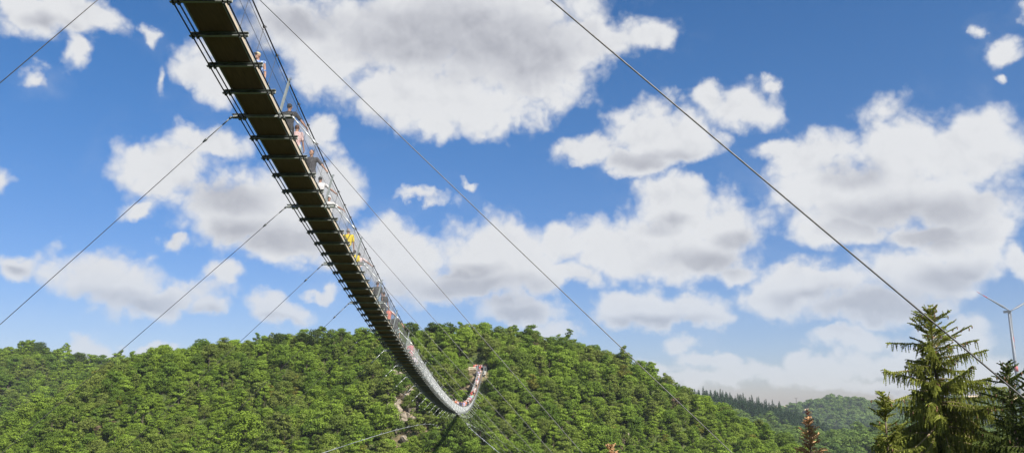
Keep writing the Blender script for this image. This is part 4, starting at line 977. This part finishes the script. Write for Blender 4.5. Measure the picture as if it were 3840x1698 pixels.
# ------------------------------------------------------------------ sky
w = bpy.data.worlds.new('World'); SC.world = w; w.use_nodes = True; nt = w.node_tree; nt.nodes.clear(); Lk = nt.links.new
SUN = Vector((.55, -.62, .72)).normalized(); SEL = math.asin(SUN.z); SAZ = math.atan2(SUN.x, SUN.y)
def nn(t, **k):
    n = nt.nodes.new(t)
    for a, v in k.items(): setattr(n, a, v)
    return n
def mth(op, a, b=None, c=None, clamp=False):
    n = nn('ShaderNodeMath', operation=op, use_clamp=clamp)
    for i, x in enumerate((a, b, c)):
        if x is None: continue
        if isinstance(x, (int, float)): n.inputs[i].default_value = x
        else: Lk(x, n.inputs[i])
    return n.outputs[0]
def vmt(op, a, b=None, c=None):
    n = nn('ShaderNodeVectorMath', operation=op)
    for i, x in enumerate((a, b, c)):
        if x is None: continue
        if isinstance(x, (tuple, list)): n.inputs[i].default_value = x
        else: Lk(x, n.inputs[i])
    return n
def noise_(vec, scale, detail, rough=.55, dist=0.):
    n = nn('ShaderNodeTexNoise'); n.inputs['Scale'].default_value = scale; n.inputs['Detail'].default_value = detail; n.inputs['Roughness'].default_value = rough; n.inputs['Distortion'].default_value = dist; Lk(vec, n.inputs['Vector']); return n
tcw = nn('ShaderNodeTexCoord'); dirv = vmt('NORMALIZE', tcw.outputs['Generated']).outputs[0]
sp_ = nn('ShaderNodeSeparateXYZ'); Lk(dirv, sp_.inputs[0])
azn = mth('ARCTAN2', sp_.outputs[0], sp_.outputs[1]); eln = mth('ARCSINE', sp_.outputs[2])
cb = nn('ShaderNodeCombineXYZ'); Lk(azn, cb.inputs[0]); Lk(eln, cb.inputs[1]); P0 = cb.outputs[0]
wn1 = noise_(dirv, 9, 3); w1 = vmt('SUBTRACT', wn1.outputs['Color'], (.5, .5, .5)).outputs[0]
wn2 = noise_(dirv, 34, 5, .6); w2 = vmt('SUBTRACT', wn2.outputs['Color'], (.5, .5, .5)).outputs[0]
wv = vmt('MULTIPLY_ADD', w1, (.085, .085, 0), P0).outputs[0]; PW = vmt('MULTIPLY_ADD', w2, (.028, .028, 0), wv).outputs[0]
PG = vmt('MULTIPLY_ADD', w1, (.05, .05, 0), P0).outputs[0]
def azel(x, y):
    v = (CY - y) / F; Xd = (x - CX) / F; Yd = CT - ST * v; Zd = ST + CT * v; return math.atan2(Xd, Yd), math.atan2(Zd, math.hypot(Xd, Yd))
def field(P, blobs, k):
    out = None
    for (x, y, rx, ry) in blobs:
        wisp = 0.
        if k == .22:
            if rx * ry < 1300: wisp = .36; rx *= 1.85; ry *= 1.85
            elif rx * ry < 2900: wisp = .18; rx *= 1.35; ry *= 1.35
            else: rx *= 1.10; ry *= 1.08
        x, y, rx, ry = [q * 1.4907 for q in (x, y, rx, ry)]
        a, e_ = azel(x, y); ra = (azel(x + rx, y)[0] - azel(x - rx, y)[0]) / 2; re = (azel(x, y - ry)[1] - azel(x, y + ry)[1]) / 2
        l = vmt('LENGTH', vmt('MULTIPLY_ADD', P, (1 / ra, 1 / re, 0), (-a / ra, -e_ / re, 0)).outputs[0]).outputs['Value']
        if wisp: l = mth('ADD', l, wisp)
        out = l if out is None else mth('SMOOTH_MIN', out, l, k)
    return out
CL = [(1000, 60, 300, 130), (1250, 90, 250, 170), (860, 120, 160, 120), (1080, 240, 230, 95), (1330, 230, 110, 80), (1480, 80, 170, 70), (1640, 78, 65, 40), (730, 60, 120, 90), (1085, 335, 50, 35), (550, 170, 110, 75), (1380, 150, 110, 100),
 (430, 425, 135, 85), (520, 350, 110, 45), (640, 520, 190, 105), (800, 480, 105, 85), (730, 620, 130, 60), (600, 580, 90, 50), (800, 335, 50, 35), (360, 512, 35, 18), (850, 640, 90, 60),
 (270, 690, 130, 80), (400, 755, 150, 45), (560, 705, 45, 25), (510, 785, 70, 28), (40, 670, 75, 34), (690, 790, 78, 32), (-8, 430, 62, 54), (245, 862, 75, 26), (385, 880, 45, 10), (800, 740, 60, 14),
 (1065, 512, 75, 18), (1177, 482, 20, 11), (430, 606, 30, 13), (1210, 325, 14, 8),
 (1020, 640, 140, 75), (1255, 640, 135, 88), (1180, 720, 210, 50), (1300, 790, 110, 38), (1000, 700, 90, 45), (1430, 600, 55, 50), (1340, 700, 110, 60),
 (1700, 510, 110, 70), (1620, 610, 130, 75), (1850, 560, 110, 80), (1760, 640, 130, 55), (1560, 610, 55, 50), (1850, 680, 50, 26), (1480, 690, 60, 35),
 (1650, 330, 110, 68), (1500, 372, 95, 36), (1860, 265, 90, 52), (1775, 235, 50, 34), (1600, 400, 110, 38), (1730, 370, 80, 40), (1945, 215, 22, 16),
 (2250, 370, 155, 92), (2050, 390, 105, 66), (2440, 370, 130, 88), (2200, 480, 220, 100), (2420, 500, 150, 95), (2110, 575, 95, 45), (2480, 570, 100, 60), (2330, 580, 140, 36), (1960, 370, 50, 30),
 (2300, 690, 180, 80), (2060, 715, 140, 50), (1950, 740, 95, 42), (2430, 650, 100, 55), (2200, 770, 190, 45), (2570, 650, 45, 42), (2360, 610, 90, 40),
 (1650, 778, 145, 42), (1590, 755, 80, 38), (1760, 790, 55, 30), (1560, 800, 70, 24),
 (1715, 865, 45, 22), (1790, 905, 85, 20), (1680, 930, 60, 18), (1830, 950, 110, 16), (2000, 895, 55, 26), (2130, 850, 100, 30), (2250, 900, 140, 34), (2420, 850, 110, 60), (2100, 955, 90, 16), (2300, 960, 140, 22), (2480, 930, 90, 40), (1900, 928, 110, 26), (2040, 925, 120, 28), (1720, 955, 100, 22), (1380, 840, 50, 20),
 (190, 45, 115, 58), (45, 50, 90, 62), (165, 135, 36, 42), (70, 200, 32, 22), (398, 190, 18, 40), (370, 80, 20, 20), (2535, 115, 50, 42), (2475, 65, 14, 16), (2570, 10, 28, 16), (2545, 200, 14, 18)]
GR = [(1150, 100, 330, 95), (1330, 150, 110, 80), (760, 40, 100, 60), (640, 610, 180, 55), (560, 500, 120, 50), (300, 760, 150, 40), (500, 800, 80, 20), (1200, 745, 230, 45), (1320, 800, 110, 26), (1180, 690, 90, 25), (1780, 660, 150, 38), (1680, 560, 70, 26), (1850, 600, 60, 28),
 (2280, 530, 240, 55), (2130, 440, 90, 35), (2330, 590, 150, 36), (2200, 775, 260, 55), (2400, 690, 110, 40), (2040, 750, 110, 26), (1650, 805, 140, 20), (1650, 400, 120, 28), (2300, 985, 200, 20), (40, 685, 60, 16), (690, 810, 70, 14), (850, 690, 80, 30), (130, 70, 90, 24)]
V1 = field(PW, CL, .22)
fb = noise_(dirv, 42, 9, .60, .15); fb2 = noise_(dirv, 13, 5, .55)
front = mth('GREATER_THAN', sp_.outputs[1], 0)
# clouds all round beyond the modelled ones
behind = mth('SUBTRACT', mth('MULTIPLY', noise_(dirv, 3.2, 3).outputs['Fac'], 4.2), 2.15)
side = nn('ShaderNodeMapRange'); side.inputs[1].default_value = .66; side.inputs[2].default_value = .85; Lk(mth('ABSOLUTE', azn), side.inputs[0])
up_ = nn('ShaderNodeMapRange'); up_.inputs[1].default_value = .56; up_.inputs[2].default_value = .72; Lk(eln, up_.inputs[0])
outm = mth('MAXIMUM', side.outputs[0], up_.outputs[0])
D0 = mth('SUBTRACT', 1.0, V1)
D0b = mth('MAXIMUM', D0, mth('SUBTRACT', mth('MULTIPLY', behind, outm), mth('MULTIPLY', mth('SUBTRACT', 1., outm), 9.)))
def voro(vec, sc_):
    n = nn('ShaderNodeTexVoronoi'); n.inputs['Scale'].default_value = sc_; Lk(vec, n.inputs['Vector']); return n.outputs['Distance']
def billow(d):      # rounded heads with creases between them, in three sizes
    wj = vmt('MULTIPLY_ADD', vmt('SUBTRACT', noise_(d, 30, 3).outputs['Color'], (.5, .5, .5)).outputs[0], (.035, .035, .035), d).outputs[0]
    a = mth('MULTIPLY', voro(wj, 17), -.62); b = mth('MULTIPLY_ADD', voro(wj, 41), -.36, a); c = mth('MULTIPLY_ADD', voro(wj, 95), -.20, b)
    return mth('ADD', c, .56)
BW = billow(dirv)
D1 = mth('MULTIPLY_ADD', mth('SUBTRACT', fb.outputs['Fac'], .5), .50, mth('ADD', D0b, mth('MULTIPLY', BW, .85)))
D2 = mth('MULTIPLY_ADD', mth('SUBTRACT', fb2.outputs['Fac'], .44), .75, D1)
al = nn('ShaderNodeMapRange', interpolation_type='SMOOTHSTEP'); al.inputs[1].default_value = -.24; al.inputs[2].default_value = .38; Lk(D2, al.inputs[0])
# thin veil between the clouds
veil = nn('ShaderNodeMapRange'); veil.inputs[1].default_value = .52; veil.inputs[2].default_value = .8; veil.inputs[4].default_value = .22; Lk(noise_(dirv, 7, 6, .6).outputs['Fac'], veil.inputs[0])
nearc = nn('ShaderNodeMapRange'); nearc.inputs[1].default_value = -.9; nearc.inputs[2].default_value = 0.; nearc.inputs[4].default_value = .40; Lk(D1, nearc.inputs[0])
alpha = mth('MAXIMUM', al.outputs[0], mth('MULTIPLY', nearc.outputs[0], mth('MULTIPLY', veil.outputs[0], 3.), clamp=True))
# shading of the cloud masses: grey flat undersides, bright billowing tops
G = field(PG, GR, .35); gm = nn('ShaderNodeMapRange', interpolation_type='SMOOTHSTEP'); gm.inputs[1].default_value = 1.45; gm.inputs[2].default_value = .35; Lk(G, gm.inputs[0])
off = vmt('ADD', dirv, tuple(q * .012 for q in (.45, .0, 1.))).outputs[0]
emb = mth('SUBTRACT', BW, billow(off))
fade = nn('ShaderNodeMapRange'); fade.inputs[1].default_value = .04; fade.inputs[2].default_value = .30; fade.inputs[3].default_value = .35; Lk(eln, fade.inputs[0])
edge = nn('ShaderNodeMapRange', interpolation_type='SMOOTHSTEP'); edge.inputs[1].default_value = .05; edge.inputs[2].default_value = .65; Lk(mth('ADD', D0b, mth('MULTIPLY', BW, .3)), edge.inputs[0])
sh = mth('MULTIPLY', gm.outputs[0], mth('MULTIPLY_ADD', edge.outputs[0], .8, .2)); sh2 = mth('ADD', mth('MULTIPLY', sh, .72), mth('MULTIPLY', mth('MULTIPLY', emb, fade.outputs[0]), -.55), clamp=True)
sh2 = mth('ADD', sh2, mth('MULTIPLY', edge.outputs[0], .05), clamp=True)
cr = nn('ShaderNodeValToRGB'); cr.color_ramp.elements[0].color = (.80, .805, .82, 1); cr.color_ramp.elements[1].color = (.40, .41, .46, 1); el_ = cr.color_ramp.elements.new(.45); el_.color = (.62, .63, .67, 1); Lk(sh2, cr.inputs['Fac'])
sky = nn('ShaderNodeTexSky', sky_type='NISHITA'); sky.sun_disc = False; sky.sun_elevation = SEL; sky.sun_rotation = SAZ; sky.altitude = 300; sky.air_density = 1.0; sky.dust_density = .3; sky.ozone_density = 3.0
bg1 = nn('ShaderNodeBackground'); bg1.inputs[1].default_value = .055
hs = nn('ShaderNodeHueSaturation'); hs.inputs['Saturation'].default_value = 1.36; Lk(sky.outputs[0], hs.inputs['Color'])
ml = nn('ShaderNodeMix', data_type='RGBA', blend_type='MULTIPLY'); ml.inputs[0].default_value = 1.; ml.inputs[7].default_value = (.97, .93, 1.06, 1); Lk(hs.outputs[0], ml.inputs[6]); lw = nn('ShaderNodeMapRange', interpolation_type='SMOOTHSTEP'); lw.inputs[1].default_value = -.05; lw.inputs[2].default_value = .42; Lk(eln, lw.inputs[0])
ml2 = nn('ShaderNodeMix', data_type='RGBA'); ml2.inputs[6].default_value = (.70, .71, .86, 1); ml2.inputs[7].default_value = (1.08, 1.02, .98, 1); Lk(lw.outputs[0], ml2.inputs[0])
ml3 = nn('ShaderNodeMix', data_type='RGBA', blend_type='MULTIPLY'); ml3.inputs[0].default_value = 1.; Lk(ml.outputs[2], ml3.inputs[6]); Lk(ml2.outputs[2], ml3.inputs[7]); Lk(ml3.outputs[2], bg1.inputs[0])
bg2 = nn('ShaderNodeBackground'); bg2.inputs[1].default_value = .467; Lk(cr.outputs[0], bg2.inputs[0])
# clouds sink into the haze near the horizon
lowa = nn('ShaderNodeMapRange'); lowa.inputs[1].default_value = -.01; lowa.inputs[2].default_value = .16; lowa.inputs[3].default_value = .6; Lk(eln, lowa.inputs[0])
mxs = nn('ShaderNodeMixShader'); Lk(mth('MULTIPLY', alpha, lowa.outputs[0]), mxs.inputs[0]); Lk(bg1.outputs[0], mxs.inputs[1]); Lk(bg2.outputs[0], mxs.inputs[2])
wo = nn('ShaderNodeOutputWorld'); Lk(mxs.outputs[0], wo.inputs[0])
w.cycles.sampling_method = 'MANUAL'; w.cycles.sample_map_resolution = 512
sl = bpy.data.lights.new('sun', 'SUN'); sl.energy = 5.0; sl.angle = math.radians(.53); sl.color = (1, .95, .87); so_ = bpy.data.objects.new('sun', sl); ROOT.objects.link(so_)
so_.rotation_euler = SUN.to_track_quat('Z', 'Y').to_euler()
# ------------------------------------------------------------------ haze
if HAZE:
    zlo = float(GZ.min()) - 1.2; R_ = 2405.
    mb = MB(); q = [(-R_, -R_), (R_, -R_), (R_, R_), (-R_, R_)]; zt_ = 240.
    mb.add([(x, y, z) for z in (zlo, zt_) for x, y in q], [(0, 3, 2, 1), (4, 5, 6, 7), (0, 1, 5, 4), (1, 2, 6, 5), (2, 3, 7, 6), (3, 0, 4, 7)])
    hm = bpy.data.materials.new('haze'); hm.use_nodes = True; t = hm.node_tree; t.nodes.remove(t.nodes['Principled BSDF']); pv = t.nodes.new('ShaderNodeVolumePrincipled'); pv.inputs['Color'].default_value = (.72, .83, .95, 1); pv.inputs['Density'].default_value = HAZE; pv.inputs['Anisotropy'].default_value = .2
    t.links.new(pv.outputs[0], t.nodes['Material Output'].inputs['Volume']); tag(mb.build('haze', hm), kind='stuff')
# ------------------------------------------------------------------ camera
cam = bpy.data.cameras.new('camera'); co = bpy.data.objects.new('camera', cam); ROOT.objects.link(co); cam.sensor_width = 36; cam.lens = F / 3840 * 36; co.rotation_euler = (math.pi / 2 + TH, 0, 0); cam.clip_start = .1; cam.clip_end = 9000
SC.camera = co; SC.render.resolution_x = 1024; SC.render.resolution_y = 452
SC.view_settings.view_transform = 'Standard'; SC.view_settings.look = 'None'; SC.view_settings.exposure = 1.1; SC.view_settings.gamma = 1
SC.cycles.max_bounces = 5; SC.cycles.diffuse_bounces = 2; SC.cycles.glossy_bounces = 2; SC.cycles.transmission_bounces = 2; SC.cycles.transparent_max_bounces = 8; SC.cycles.volume_bounces = 0; SC.cycles.caustics_reflective = False; SC.cycles.caustics_refractive = False
SC.cycles.use_denoising = True; SC.cycles.denoiser = 'OPENIMAGEDENOISE'; SC.cycles.denoising_input_passes = 'RGB_ALBEDO_NORMAL'
